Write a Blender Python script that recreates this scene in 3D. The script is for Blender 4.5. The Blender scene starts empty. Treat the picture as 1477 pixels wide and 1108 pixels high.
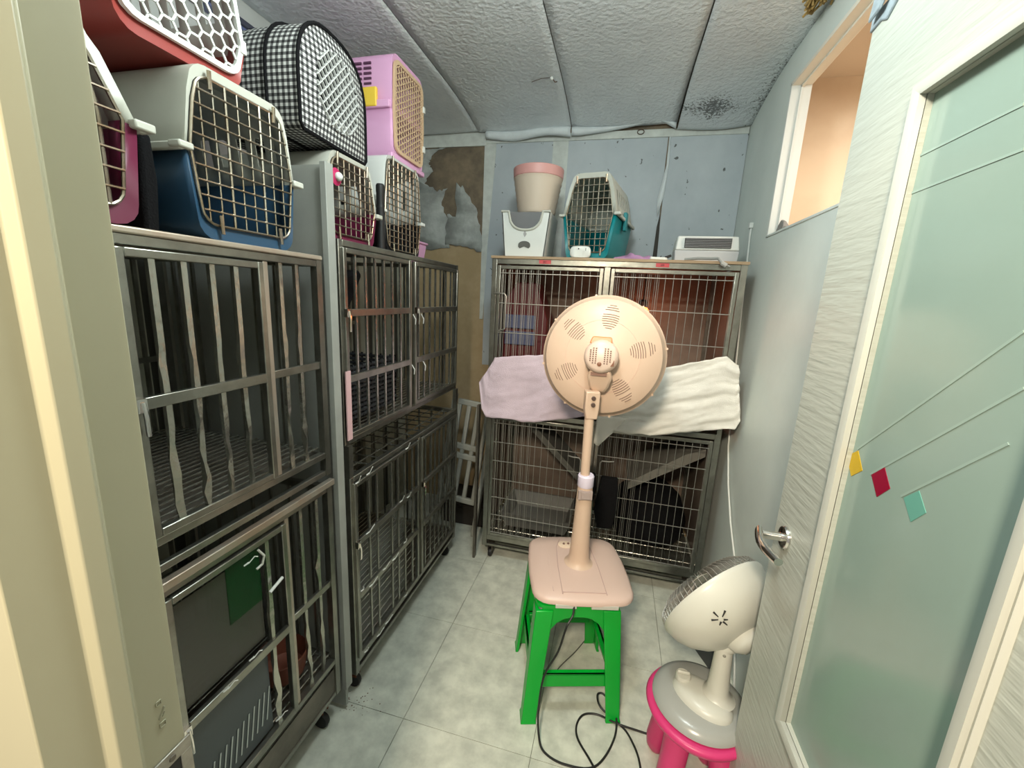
import bpy, math, random
from mathutils import Vector, Matrix, noise as mnoise
random.seed(7)
SC = bpy.context.scene
COL = SC.collection
PI = math.pi

# ------------------------------------------------------------------ camera, world, lights, exposure
cam_d = bpy.data.cameras.new('camera'); cam = bpy.data.objects.new('camera', cam_d); COL.objects.link(cam)
cam_d.sensor_fit = 'HORIZONTAL'; cam_d.sensor_width = 36.0; cam_d.lens = 36.0 * 598.0 / 1477.0
cam_d.clip_start = 0.02; cam_d.clip_end = 50
Rw = [[0.96855982, 0.09525479, -0.22982252], [0.24420819, -0.18773007, 0.95137783], [0.04747869, -0.97759089, -0.20508981]]
cam.matrix_world = Matrix(((Rw[0][0], -Rw[0][1], -Rw[0][2], 0), (Rw[1][0], -Rw[1][1], -Rw[1][2], 0),
                           (Rw[2][0], -Rw[2][1], -Rw[2][2], 1.45), (0, 0, 0, 1)))
SC.camera = cam
w = bpy.data.worlds.new('world'); SC.world = w; w.use_nodes = True
w.node_tree.nodes['Background'].inputs[0].default_value = (1.0, 0.96, 0.87, 1)
w.node_tree.nodes['Background'].inputs[1].default_value = 0.38
SC.view_settings.view_transform = 'Standard'; SC.view_settings.look = 'None'
SC.view_settings.gamma = 1; SC.view_settings.use_curve_mapping = False
SC.view_settings.exposure = 0.12

def light(name, kind, loc, energy, color, size=0.3, aim=None, size_y=None):
    d = bpy.data.lights.new(name, kind); d.energy = energy; d.color = color
    if kind == 'AREA':
        d.size = size
        if size_y: d.shape = 'RECTANGLE'; d.size_y = size_y
    else: d.shadow_soft_size = size
    o = bpy.data.objects.new(name, d); COL.objects.link(o); o.location = loc
    if aim: o.rotation_euler = (Vector(aim) - Vector(loc)).to_track_quat('-Z', 'Y').to_euler()
    return o
light('hall_lamp', 'AREA', (-0.22, -0.80, 2.25), 58, (1.0, 0.85, 0.65), 0.22, (0.0, 1.5, 0.9))
light('room_lamp', 'POINT', (-0.16, 0.80, 2.20), 30, (0.92, 1.0, 0.96), 0.10)
light('side_room_lamp', 'AREA', (1.35, 1.5, 2.4), 22, (1.0, 0.88, 0.74), 0.4, (1.3, 1.6, 0))

# ------------------------------------------------------------------ materials
MATS = {}
def mat(name, col, rough=0.5, metal=0.0, var=0.0, vscale=8.0, bump=0.0, bscale=60.0, col2=None, spec=0.5, trans=0.0,
        alpha=1.0, emit=None, estr=0.0, stretch=None, sub=0.0, ior=1.45):
    if name in MATS: return MATS[name]
    m = bpy.data.materials.new(name); m.use_nodes = True; nt = m.node_tree; N = nt.nodes; L = nt.links
    b = N['Principled BSDF']
    b.inputs['Base Color'].default_value = (*col, 1); b.inputs['Roughness'].default_value = rough
    b.inputs['Metallic'].default_value = metal; b.inputs['Specular IOR Level'].default_value = spec
    b.inputs['Transmission Weight'].default_value = trans; b.inputs['Alpha'].default_value = alpha
    b.inputs['IOR'].default_value = ior
    if emit: b.inputs['Emission Color'].default_value = (*emit, 1); b.inputs['Emission Strength'].default_value = estr
    tc = N.new('ShaderNodeTexCoord'); mp = N.new('ShaderNodeMapping'); L.new(tc.outputs['Object'], mp.inputs[0])
    if stretch: mp.inputs['Scale'].default_value = stretch
    if var > 0 or col2:
        n = N.new('ShaderNodeTexNoise'); n.inputs['Scale'].default_value = vscale; n.inputs['Detail'].default_value = 5
        n.inputs['Roughness'].default_value = 0.6
        L.new(mp.outputs[0], n.inputs['Vector'])
        r = N.new('ShaderNodeValToRGB'); L.new(n.outputs['Fac'], r.inputs[0])
        c2 = col2 or tuple(max(0, c * (1 - var)) for c in col)
        r.color_ramp.elements[0].position = 0.35; r.color_ramp.elements[0].color = (*c2, 1)
        r.color_ramp.elements[1].position = 0.65; r.color_ramp.elements[1].color = (*col, 1)
        L.new(r.outputs[0], b.inputs['Base Color'])
    if bump > 0:
        n2 = N.new('ShaderNodeTexNoise'); n2.inputs['Scale'].default_value = bscale; n2.inputs['Detail'].default_value = 3
        L.new(mp.outputs[0], n2.inputs['Vector'])
        bp = N.new('ShaderNodeBump'); bp.inputs['Strength'].default_value = bump; bp.inputs['Distance'].default_value = 0.01
        L.new(n2.outputs['Fac'], bp.inputs['Height']); L.new(bp.outputs[0], b.inputs['Normal'])
    MATS[name] = m
    return m
def nodes(m): return m.node_tree.nodes, m.node_tree.links, m.node_tree.nodes['Principled BSDF']
def math_n(N, L, op, a, b=None, c=None):
    n = N.new('ShaderNodeMath'); n.operation = op
    for i, v in enumerate((a, b, c)):
        if v is None: continue
        if isinstance(v, (int, float)): n.inputs[i].default_value = v
        else: L.new(v, n.inputs[i])
    return n.outputs[0]
def mix_n(N, L, f, a, b):
    n = N.new('ShaderNodeMix'); n.data_type = 'RGBA'
    if isinstance(f, (int, float)): n.inputs[0].default_value = f
    else: L.new(f, n.inputs[0])
    for i, v in ((6, a), (7, b)):
        if isinstance(v, tuple): n.inputs[i].default_value = (*v, 1)
        else: L.new(v, n.inputs[i])
    return n.outputs[2]
def ramp_n(N, L, x, p0, p1):
    n = N.new('ShaderNodeMapRange'); n.clamp = True
    L.new(x, n.inputs[0]); n.inputs[1].default_value = p0; n.inputs[2].default_value = p1
    return n.outputs[0]
def noise_n(N, L, vec, s, d=4, r=0.6):
    n = N.new('ShaderNodeTexNoise'); n.inputs['Scale'].default_value = s; n.inputs['Detail'].default_value = d
    n.inputs['Roughness'].default_value = r; L.new(vec, n.inputs['Vector']); return n.outputs['Fac']

STEEL = mat('stainless', (0.34, 0.34, 0.30), 0.28, 0.9, var=0.3, vscale=14, bump=0.06, bscale=30)
STEEL2 = mat('stainless_bright', (0.46, 0.46, 0.41), 0.26, 0.9, var=0.15, vscale=20, bump=0.25, bscale=45)
STEEL_RUST = mat('stainless_copper_stained', (0.50, 0.48, 0.42), 0.38, 0.75, col2=(0.44, 0.32, 0.24), vscale=7, stretch=(1, 1, .4))
STEELD = mat('steel_dark', (0.22, 0.20, 0.17), 0.42, 0.75, var=0.5, vscale=6, bump=0.1)
GALV = mat('galvanised_wire', (0.46, 0.455, 0.42), 0.35, 0.8)
WIRE = mat('carrier_wire', (0.50, 0.47, 0.41), 0.26, 0.9, col2=(0.30, 0.23, 0.15), vscale=12)
RUST = mat('rust', (0.16, 0.055, 0.025), 0.9, 0.1, var=0.5, vscale=40, bump=0.5)
BLACK = mat('black_plastic', (0.012, 0.012, 0.013), 0.5)
BLACKF = mat('black_fabric', (0.007, 0.007, 0.008), 0.95, spec=.15, bump=0.3, bscale=300)
CHROME = mat('chrome', (0.75, 0.73, 0.70), 0.12, 1.0)
WHITE = mat('white_plastic', (0.68, 0.70, 0.67), 0.35)
CREAM = mat('cream_plastic', (0.52, 0.53, 0.47), 0.42, var=0.08)
MAROON = mat('maroon_plastic', (0.125, 0.010, 0.040), 0.4)
NAVY = mat('navy_plastic', (0.022, 0.062, 0.115), 0.38)
RED = mat('red_plastic', (0.26, 0.035, 0.028), 0.4)
TEAL = mat('teal_plastic', (0.0, 0.19, 0.21), 0.38)
PINK = mat('pink_plastic', (0.70, 0.38, 0.60), 0.4)
PINK2 = mat('pink_base_plastic', (0.62, 0.22, 0.34), 0.4)
YELLOW = mat('yellow_plastic', (0.80, 0.55, 0.06), 0.4)
TANP = mat('tan_lattice_plastic', (0.62, 0.44, 0.28), 0.45)
ZIP = mat('white_nylon', (0.85, 0.85, 0.82), 0.4)

# ------------------------------------------------------------------ mesh builder
class MB:
    def __init__(s): s.v = []; s.f = []; s.uv = {}
    def add(s, vs, fs, M=None):
        o = len(s.v)
        for v in vs: s.v.append(tuple(M @ Vector(v)) if M else tuple(v))
        for f in fs: s.f.append([i + o for i in f])
        return o
    def box(s, x0, x1, y0, y1, z0, z1, M=None):
        s.add([(x0, y0, z0), (x1, y0, z0), (x1, y1, z0), (x0, y1, z0), (x0, y0, z1), (x1, y0, z1), (x1, y1, z1), (x0, y1, z1)],
              [(0, 3, 2, 1), (4, 5, 6, 7), (0, 1, 5, 4), (1, 2, 6, 5), (2, 3, 7, 6), (3, 0, 4, 7)], M); return s
    def loft(s, rings, closed=True, cap0=True, cap1=True, uv=None, skip=None):
        n = len(rings[0]); o = len(s.v)
        for r in rings: s.v += [tuple(p) for p in r]
        arc = None
        if uv:
            arc = [0]
            for i in range(n): a = Vector(rings[0][i]); b = Vector(rings[0][(i + 1) % n]); arc.append(arc[-1] + (b - a).length)
            lens = [0]
            for k in range(len(rings) - 1): lens.append(lens[-1] + (Vector(rings[k + 1][0]) - Vector(rings[k][0])).length)
        for k in range(len(rings) - 1):
            for i in range(n if closed else n - 1):
                if skip and skip(k, i): continue
                j = (i + 1) % n
                if uv: s.uv[len(s.f)] = [(arc[i], lens[k]), (arc[i + 1], lens[k]), (arc[i + 1], lens[k + 1]), (arc[i], lens[k + 1])]
                s.f.append([o + k * n + i, o + k * n + j, o + (k + 1) * n + j, o + (k + 1) * n + i])
        if cap0: s.f.append([o + i for i in range(n)][::-1])
        if cap1: s.f.append([o + (len(rings) - 1) * n + i for i in range(n)])
        return s
    def tube(s, pts, r, n=8, flat=None, cap=True, closed=False):
        P = [Vector(p) for p in pts]; rings = []; prev = None
        m = len(P)
        for i, p in enumerate(P):
            if closed: t = P[(i + 1) % m] - P[i - 1]
            else: t = (P[min(i + 1, m - 1)] - P[max(i - 1, 0)])
            t.normalize()
            if prev is None:
                a = Vector((0, 0, 1)) if abs(t.z) < 0.9 else Vector((0, 1, 0))
                u = a.cross(t).normalized()
            else: u = (prev - t * prev.dot(t)).normalized()
            prev = u; v = t.cross(u)
            rr = r[i] if isinstance(r, (list, tuple)) else r
            fl = flat or 1.0
            rings.append([p + u * (math.cos(2 * PI * k / n + PI / n) * rr) + v * (math.sin(2 * PI * k / n + PI / n) * rr * fl) for k in range(n)])
        if closed: rings.append(rings[0]); cap = False
        return s.loft(rings, cap0=cap, cap1=cap)
    def bar(s, p, q, w, h=None, up=(0, 0, 1)):
        h = h or w; p = Vector(p); q = Vector(q); t = (q - p).normalized(); a = Vector(up)
        if abs(t.dot(a)) > 0.95: a = Vector((0, 1, 0))
        u = a.cross(t).normalized(); v = t.cross(u)
        R = lambda c: [c + u * (sx * w / 2) + v * (sy * h / 2) for sx, sy in ((-1, -1), (1, -1), (1, 1), (-1, 1))]
        return s.loft([R(p), R(q)])
    def lathe(s, prof, n=32, M=None, cap0=True, cap1=True):
        rings = []
        for r, z in prof:
            ring = [Vector((r * math.cos(2 * PI * k / n), r * math.sin(2 * PI * k / n), z)) for k in range(n)]
            rings.append([M @ p for p in ring] if M else ring)
        return s.loft(rings, cap0=cap0, cap1=cap1)
    def prism(s, poly, a, b, axis='z', M=None):
        f = {'z': lambda x, y, h: (x, y, h), 'y': lambda x, y, h: (x, h, y), 'x': lambda x, y, h: (h, x, y)}[axis]
        R = lambda h: [(M @ Vector(f(x, y, h))) if M else Vector(f(x, y, h)) for x, y in poly]
        return s.loft([R(a), R(b)])
    def sphere(s, c, r, n=12, sz=1.0):
        M = Matrix.Translation(c); prof = [(r * math.sin(PI * i / 8) + 1e-5, -r * sz * math.cos(PI * i / 8)) for i in range(9)]
        return s.lathe(prof, n, M)
    def build(s, name, m, parent=None, smooth=30, bevel=0, solid=0, sub=0):
        me = bpy.data.meshes.new(name); me.from_pydata(s.v, [], s.f)
        import bmesh
        if s.uv:
            ul = me.uv_layers.new(name='UVMap')
            for fi, uvs in s.uv.items():
                p = me.polygons[fi]
                for k, li in enumerate(p.loop_indices): ul.data[li].uv = uvs[k]
        bm = bmesh.new(); bm.from_mesh(me); bmesh.ops.recalc_face_normals(bm, faces=bm.faces); bm.to_mesh(me); bm.free()
        if smooth:
            for p in me.polygons: p.use_smooth = True
            me.set_sharp_from_angle(angle=math.radians(smooth))
        me.materials.append(m); o = bpy.data.objects.new(name, me); COL.objects.link(o)
        if parent: o.parent = parent
        if solid: md = o.modifiers.new('solid', 'SOLIDIFY'); md.thickness = solid; md.offset = -1
        if bevel: md = o.modifiers.new('bevel', 'BEVEL'); md.width = bevel; md.segments = 2; md.limit_method = 'ANGLE'; md.angle_limit = 0.6
        if sub: md = o.modifiers.new('sub', 'SUBSURF'); md.levels = sub; md.render_levels = sub
        return o
def inst(o, name, parent, loc=(0, 0, 0)):
    c = bpy.data.objects.new(name, o.data); COL.objects.link(c); c.parent = parent; c.location = loc; return c
def thing(name, label, cat, loc=(0, 0, 0), rz=0, group=None):
    o = bpy.data.objects.new(name, None); COL.objects.link(o); o.empty_display_size = 0.05
    o.location = loc; o.rotation_euler = (0, 0, rz); o['label'] = label; o['category'] = cat
    if group: o['group'] = group
    return o
def tag(o, label, cat, group=None, kind=None):
    o['label'] = label; o['category'] = cat
    if group: o['group'] = group
    if kind: o['kind'] = kind
    return o
def struct(name, mb, m, parent=None, label=None, **k):
    o = mb.build(name, m, parent, **k)
    if not parent:
        o['kind'] = 'structure'
    if label: o['label'] = label
    return o
def sempty(name, label=None):
    o = bpy.data.objects.new(name, None); COL.objects.link(o); o['kind'] = 'structure'
    if label: o['label'] = label
    return o
def lsub(o, label): o['label'] = label; return o
def stuff(o): o['kind'] = 'stuff'; return o

# ------------------------------------------------------------------ room shell
XL, XR, YN, YB, ZC = -1.42, 0.58, 0.26, 2.62, 2.45
# floor: 45 cm vinyl tiles with fine recessed joints
FT = mat('vinyl_tile', (0.64, 0.66, 0.575), 0.33, col2=(0.46, 0.48, 0.42), vscale=14, bump=0.03, bscale=25, spec=0.35)
fN, fL, fB = nodes(FT)
fl = sempty('floor', 'pale grey green marbled vinyl tile floor')
struct('floor_base', MB().box(-1.5, 0.62, -1.6, 2.72, -0.06, -0.006), mat('joint', (0.16, 0.16, 0.13), 0.9), fl)
xs = [-0.585 + 0.45 * k for k in range(-2, 4)]; ys = [1.06 + 0.45 * k for k in range(-6, 5)]
for i, x in enumerate(xs[:-1]):
    for j, y in enumerate(ys[:-1]):
        x0, x1 = max(x, -1.5), min(x + 0.45, 0.6); y0, y1 = y, min(y + 0.45, 2.7)
        if x1 - x0 < 0.01 or y1 <= y0: continue
        g = 0.0009
        t = MB().box(x0 + g, x1 - g, y0 + g, y1 - g, -0.006, 0).build('tile', FT, fl, smooth=0)

# ceiling: embossed foil-faced sheets, mould near the back right corner
CE = mat('embossed_ceiling', (0.50, 0.52, 0.53), 0.42, metal=0.3)
N, L, B = nodes(CE); tc = N.new('ShaderNodeTexCoord').outputs['Object']
sx = N.new('ShaderNodeSeparateXYZ'); L.new(tc, sx.inputs[0])
n1 = noise_n(N, L, tc, 55, 2, 0.5); n2 = noise_n(N, L, tc, 3, 5, 0.7); n3 = noise_n(N, L, tc, 95, 5, 0.7); n4 = noise_n(N, L, tc, 9, 5, 0.8)
bp = N.new('ShaderNodeBump'); bp.inputs['Strength'].default_value = 0.9; bp.inputs['Distance'].default_value = 0.008
L.new(n1, bp.inputs['Height']); L.new(bp.outputs[0], B.inputs['Normal'])
base = mix_n(N, L, ramp_n(N, L, n2, 0.35, 0.7), (0.70, 0.735, 0.76), (0.81, 0.85, 0.87))
# mould: distance to a blob (x .38, y 2.46) plus a line along the right wall
dx = math_n(N, L, 'ABSOLUTE', math_n(N, L, 'SUBTRACT', sx.outputs[0], 0.36)); dy = math_n(N, L, 'ABSOLUTE', math_n(N, L, 'SUBTRACT', sx.outputs[1], 2.42))
d = math_n(N, L, 'ADD', math_n(N, L, 'MULTIPLY', dx, 3.4), math_n(N, L, 'MULTIPLY', dy, 5.2))
blob = math_n(N, L, 'SUBTRACT', 1.0, ramp_n(N, L, d, 0.1, 1.1))
edge = math_n(N, L, 'MULTIPLY', ramp_n(N, L, sx.outputs[0], 0.46, 0.585), ramp_n(N, L, sx.outputs[1], 1.2, 2.3))
both = math_n(N, L, 'MAXIMUM', blob, math_n(N, L, 'MULTIPLY', edge, 0.75))
th = math_n(N, L, 'SUBTRACT', 0.665, math_n(N, L, 'MULTIPLY', both, 0.235))
msk = math_n(N, L, 'MULTIPLY', ramp_n(N, L, math_n(N, L, 'SUBTRACT', math_n(N, L, 'ADD', math_n(N, L, 'MULTIPLY', n3, .75), math_n(N, L, 'MULTIPLY', n4, .25)), th), 0.0, 0.04), ramp_n(N, L, both, 0.0, 0.15))
L.new(mix_n(N, L, math_n(N, L, 'MULTIPLY', msk, 0.8), base, (0.035, 0.035, 0.03)), B.inputs['Base Color'])
ce = sempty('ceiling', 'grey embossed ceiling sheets with mould near the back right corner')
struct('ceiling_base', MB().box(-1.5, 0.7, 0.1, 2.75, ZC + 0.012, ZC + 0.08), STEELD, ce)
seams = [-1.42, -0.905, -0.35, 0.215, 0.585]
for k in range(4):
    x0, x1 = seams[k] + 0.002, seams[k + 1] - 0.002
    nx, ny = 14, 26; mb = MB(); vs = []; 
    for j in range(ny + 1):
        for i in range(nx + 1):
            x = x0 + (x1 - x0) * i / nx
            if j <= 20: y = YN - 0.1 + (2.46 - YN + 0.1) * j / 20; z = ZC
            else:
                q = (j - 20) / 6; y = 2.46 + 0.13 * q
                z = ZC
            # sagging and curling back edge
            sag = max(0, (y - 2.05) / 0.55) ** 2
            amp = [0.05, 0.055, 0.055, 0.075][k]
            z -= sag * amp * (0.94 + 0.06 * math.sin(x * 9 + k))
            if k == 3: z -= 0.012 * max(0, (y - 1.6)) * math.sin((x - x0) / (x1 - x0) * PI) ; z -= 0.01 * (1 - (i / nx)) * max(0, y - 1.2)
            vs.append((x, y, z))
    fs = [(j * (nx + 1) + i, j * (nx + 1) + i + 1, (j + 1) * (nx + 1) + i + 1, (j + 1) * (nx + 1) + i) for j in range(ny) for i in range(nx)]
    mb.add(vs, fs); mb.build('ceiling_panel', CE, ce, smooth=60, solid=-0.003)
# curled pale strips hanging from the sheets' back edge
PALE = mat('pale_paper', (0.72, 0.78, 0.80), 0.6, var=0.12, vscale=12)
def curl(x0, x1, fz, drop):
    mb = MB(); vs = []; nx = 24; rows = 5
    for j in range(rows):
        for i in range(nx + 1):
            x = x0 + (x1 - x0) * i / nx; t = j / (rows - 1)
            vs.append((x, 2.582 - 0.03 * math.sin(t * PI) * 0.5 - 0.012 * math.sin(x * 11), fz(x) - drop(x) * t))
    mb.add(vs, [(j * (nx + 1) + i, j * (nx + 1) + i + 1, (j + 1) * (nx + 1) + i + 1, (j + 1) * (nx + 1) + i) for j in range(rows - 1) for i in range(nx)])
    return mb
topz = lambda x: 2.408
for (a, b, s_) in ((-0.855, -0.352, 0), (-0.346, 0.208, 1)):
    f = (lambda x: 0.052 + 0.008 * math.sin(x * 16)) if s_ == 0 else (lambda x: 0.05 - 0.055 * max(0, min(1, (x + 0.3) / 0.45)) + (0.045 if x > 0.12 else 0) * (x - 0.12) / 0.09)
    curl(a, b, topz, lambda x, f=f: f(x)).build('ceiling_paper_edge', PALE, ce, smooth=60, solid=0.002)

# back wall: brown board showing where the covering peeled, blue-grey sheets elsewhere
BR = mat('brown_board', (0.20, 0.155, 0.105), 0.8)
N, L, B = nodes(BR); tc = N.new('ShaderNodeTexCoord').outputs['Object']; sx = N.new('ShaderNodeSeparateXYZ'); L.new(tc, sx.inputs[0])
na = noise_n(N, L, tc, 6, 6, 0.7); nb = noise_n(N, L, tc, 2.2, 4)
c = mix_n(N, L, ramp_n(N, L, na, 0.35, 0.65), (0.13, 0.105, 0.075), (0.27, 0.21, 0.14))
c = mix_n(N, L, ramp_n(N, L, sx.outputs[2], 1.80, 1.74), c, mix_n(N, L, ramp_n(N, L, na, 0.4, 0.6), (0.42, 0.31, 0.17), (0.48, 0.36, 0.21)))
L.new(c, B.inputs['Base Color'])
wb = sempty('wall_back', 'back wall of blue grey sheets with a brown peeled patch at the left')
struct('board', MB().box(-1.5, 0.65, YB, YB + 0.05, 0, 2.5), BR, wb)
BG = mat('blue_grey_sheet', (0.40, 0.455, 0.50), 0.55)
N, L, B = nodes(BG); tc = N.new('ShaderNodeTexCoord').outputs['Object']; mpn = N.new('ShaderNodeMapping'); mpn.inputs['Scale'].default_value = (1, 1, .8); L.new(tc, mpn.inputs[0])
na = noise_n(N, L, mpn.outputs[0], 3, 5, .65); nb = noise_n(N, L, mpn.outputs[0], 28, 2, .5)
c = mix_n(N, L, ramp_n(N, L, na, 0.35, 0.7), (0.42, 0.47, 0.505), (0.52, 0.57, 0.60))
c = mix_n(N, L, math_n(N, L, 'MULTIPLY', ramp_n(N, L, nb, 0.70, 0.72), 0.85), c, (0.05, 0.05, 0.045))
L.new(c, B.inputs['Base Color'])
for (a, b, dy) in ((-0.845, -0.455, .004), (-0.365, 0.178, .004), (0.186, 0.578, .006)):
    mb = MB(); mb.box(a, b, YB - dy, YB, 1.0, 2.375); mb.build('wall_sheet', BG, wb, smooth=0)
TRIM = mat('pale_trim', (0.66, 0.70, 0.66), 0.5, col2=(0.55, 0.58, 0.55), vscale=18)
mb = MB(); mb.box(-1.42, -0.86, YB - 0.012, YB, 2.335, 2.43); mb.build('trim_board', TRIM, wb, bevel=.002)
mb = MB(); mb.box(-0.86, 0.578, YB - 0.012, YB, 2.345, 2.385); mb.build('trim_board', TRIM, wb, bevel=.002)
mb = MB(); mb.prism([(-0.872, 1.3), (-0.85, 1.3), (-0.835, 1.75), (-0.80, 2.3), (-0.80, 2.35), (-0.872, 2.35)], YB - 0.008, YB, 'y'); mb.build('trim_board', TRIM, wb)
mb = MB(); mb.box(-0.455, -0.365, YB - 0.006, YB + .001, 1.3, 2.36); mb.build('trim_board', TRIM, wb)
# torn seam on the right: folded paper flap
mb = MB(); mb.add([(0.183, YB - .008, 2.36), (0.184, YB - .010, 2.20), (0.155, YB - .010, 2.02), (0.165, YB - .012, 1.93), (0.188, YB - .016, 2.04), (0.197, YB - .012, 2.20), (0.192, YB - 0.009, 2.36)],
             [(0, 1, 5, 6), (1, 2, 4, 5), (2, 3, 4)]); mb.build('torn_flap', PALE, wb, solid=.001)
mb = MB(); mb.prism([(0.165, 1.70), (0.19, 1.69), (0.187, 1.86), (0.18, 1.95), (0.17, 1.88)], YB - .0085, YB - .006, 'y'); mb.build('dark_tear', mat('dark_gap', (0.06, 0.055, 0.05), .9), wb)
# peeled grey-white skin left on the brown board
PEEL = mat('peeled_skin', (0.47, 0.50, 0.48), 0.8, col2=(0.28, 0.30, 0.285), vscale=9, bump=0.6, bscale=20)
def ragged(poly, amp=0.01, n=5):
    out = []
    for i, (x, z) in enumerate(poly):
        x2, z2 = poly[(i + 1) % len(poly)]
        for k in range(n):
            t = k / n; j = amp if k else 0
            out.append((x + (x2 - x) * t + random.uniform(-j, j), z + (z2 - z) * t + random.uniform(-j, j)))
    return out
def skin(poly, y=.006):
    import mathutils.geometry as G
    P = ragged(poly); mb = MB(); tri = G.tessellate_polygon([[Vector((x, 0, z)) for x, z in P]])
    mb.add([(x, YB - y, z) for x, z in P], [tuple(t) for t in tri]); return mb.build('peeled_skin', PEEL, wb, solid=-.003)
skin([(-1.42, 2.33), (-1.17, 2.33), (-1.09, 2.36), (-1.22, 2.29), (-1.24, 2.24), (-1.21, 2.20), (-1.27, 2.13), (-1.18, 2.08), (-1.11, 2.10), (-1.15, 2.0), (-1.10, 1.90), (-1.09, 1.74), (-1.42, 1.72)])
skin([(-1.11, 1.95), (-1.05, 1.93), (-1.05, 2.13), (-1.0, 2.10), (-0.93, 2.0), (-0.885, 1.88), (-0.875, 1.72), (-1.0, 1.75), (-1.12, 1.76)], .01)

# right wall, pale, with a window opening into the next room
RW = mat('pale_wall', (0.70, 0.76, 0.72), 0.45, col2=(0.62, 0.68, 0.645), vscale=2.5, bump=0.05, bscale=9, spec=.4)
wr = sempty('wall_right', 'pale grey green wall on the right with a window opening')
t_ = 0.065; WY0, WY1, WZ0, WZ1 = 1.25, 2.045, 1.745, 2.325
struct('wall_below', MB().box(XR, XR + t_, YN, 2.72, 0, WZ0), RW, wr)
struct('wall_above', MB().box(XR, XR + t_, YN, 2.72, WZ1, 2.52), RW, wr)
struct('wall_far', MB().box(XR, XR + t_, WY1, 2.72, WZ0, WZ1), RW, wr)
struct('wall_near', MB().box(XR, XR + t_, YN, WY0, WZ0, WZ1), RW, wr)
w1 = sempty('window_1', 'open window through to a beige room')
WF = mat('window_cream', (0.78, 0.74, 0.64), 0.45)
struct('window_frame', MB().box(XR - .003, XR + t_ + .004, WY1 - .014, WY1, WZ0, WZ1).box(XR - .003, XR + t_ + .004, WY0, WY0 + .014, WZ0, WZ1), WHITE, w1, bevel=.002)
struct('window_stop', MB().box(XR + .03, XR + .036, WY1 - .020, WY1 - .014, WZ0, WZ1 - .014), WHITE, w1)
struct('window_header', MB().box(XR - .003, XR + t_ + .004, WY0, WY1, WZ1 - .014, WZ1), WF, w1, bevel=.002)
struct('header_stop', MB().box(XR + .03, XR + .04, WY0, WY1 - .014, WZ1 - .022, WZ1 - .014), WF, w1)
struct('window_sill', MB().box(XR - .003, XR + t_ + .004, WY0, WY1, WZ0, WZ0 + .01), RW, w1, bevel=.002)
BE = mat('beige_wall', (0.80, 0.66, 0.50), 0.6, col2=(0.68, 0.52, 0.38), vscale=2.2)
struct('wall_outer', MB().box(0.66, 2.4, 2.42, 2.47, 1.0, 2.52), BE)
struct('wall_side', MB().box(2.4, 2.45, 0.3, 2.47, 1.0, 2.52), BE)
struct('trim_1', MB().box(0.66, 2.4, 0.3, 2.42, 2.50, 2.54), mat('beige_ceiling', (0.62, 0.52, 0.42), .6), label='beige ceiling of the next room')
struct('trim_2', MB().box(0.66, 2.4, 0.3, 2.42, 0.98, 1.0), BE, label='ledge of the next room')
# left wall
LW = mat('left_wall', (0.54, 0.54, 0.46), 0.6, col2=(0.42, 0.42, 0.35), vscale=3)
wl = sempty('wall_left', 'grey beige boarded wall behind the left cages')
struct('wall_lower', MB().box(XL - 0.05, XL, YN, 2.72, 0, 1.75), mat('left_wall_shade', (0.07, 0.07, 0.06), .7), wl)  # dark colour stands in for the shade behind the cages, between slats
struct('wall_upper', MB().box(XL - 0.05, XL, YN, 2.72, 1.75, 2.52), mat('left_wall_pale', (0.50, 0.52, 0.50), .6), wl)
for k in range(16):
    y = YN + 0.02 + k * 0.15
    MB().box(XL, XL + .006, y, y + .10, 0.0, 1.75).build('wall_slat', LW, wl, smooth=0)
# near wall with doorway
NW = mat('near_wall', (0.52, 0.54, 0.50), 0.6)
wn = sempty('wall_near', 'wall around the doorway')
struct('wall_part', MB().box(XL - .05, -0.46, 0.15, YN - .005, 0, 2.52), NW, wn)
struct('lintel', MB().box(-0.46, 0.50, 0.15, YN, 2.03, 2.52), NW, wn)
struct('wall_part', MB().box(0.50, 0.65, 0.15, YN, 0, 2.52), NW, wn)

# door frame: rebated jamb seen at the left edge of the picture
JM = mat('cream_jamb', (0.40, 0.38, 0.265), 0.42, var=.05, vscale=4, spec=.4)
dj = sempty('door_frame', 'cream painted door jamb with a steel strike plate at the left edge')
struct('jamb', MB().prism([(-0.40, .2625), (-0.40, .2250), (-0.389, .2180), (-0.389, .2020), (-0.396, .1965), (-0.396, .1600), (-0.50, .153), (-0.50, .2625)], 0, 2.03), JM, dj, bevel=.0012)
struct('jamb', MB().box(0.462, 0.50, .13, .262, 0, 2.03), JM, dj, bevel=.0012)
struct('head_jamb', MB().box(-.40, 0.462, .132, .2625, 2.01, 2.05), JM, dj)
SP = mat('strike_steel', (0.45, 0.43, 0.38), 0.4, .8, var=.3, vscale=40)
mb = MB()
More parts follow.
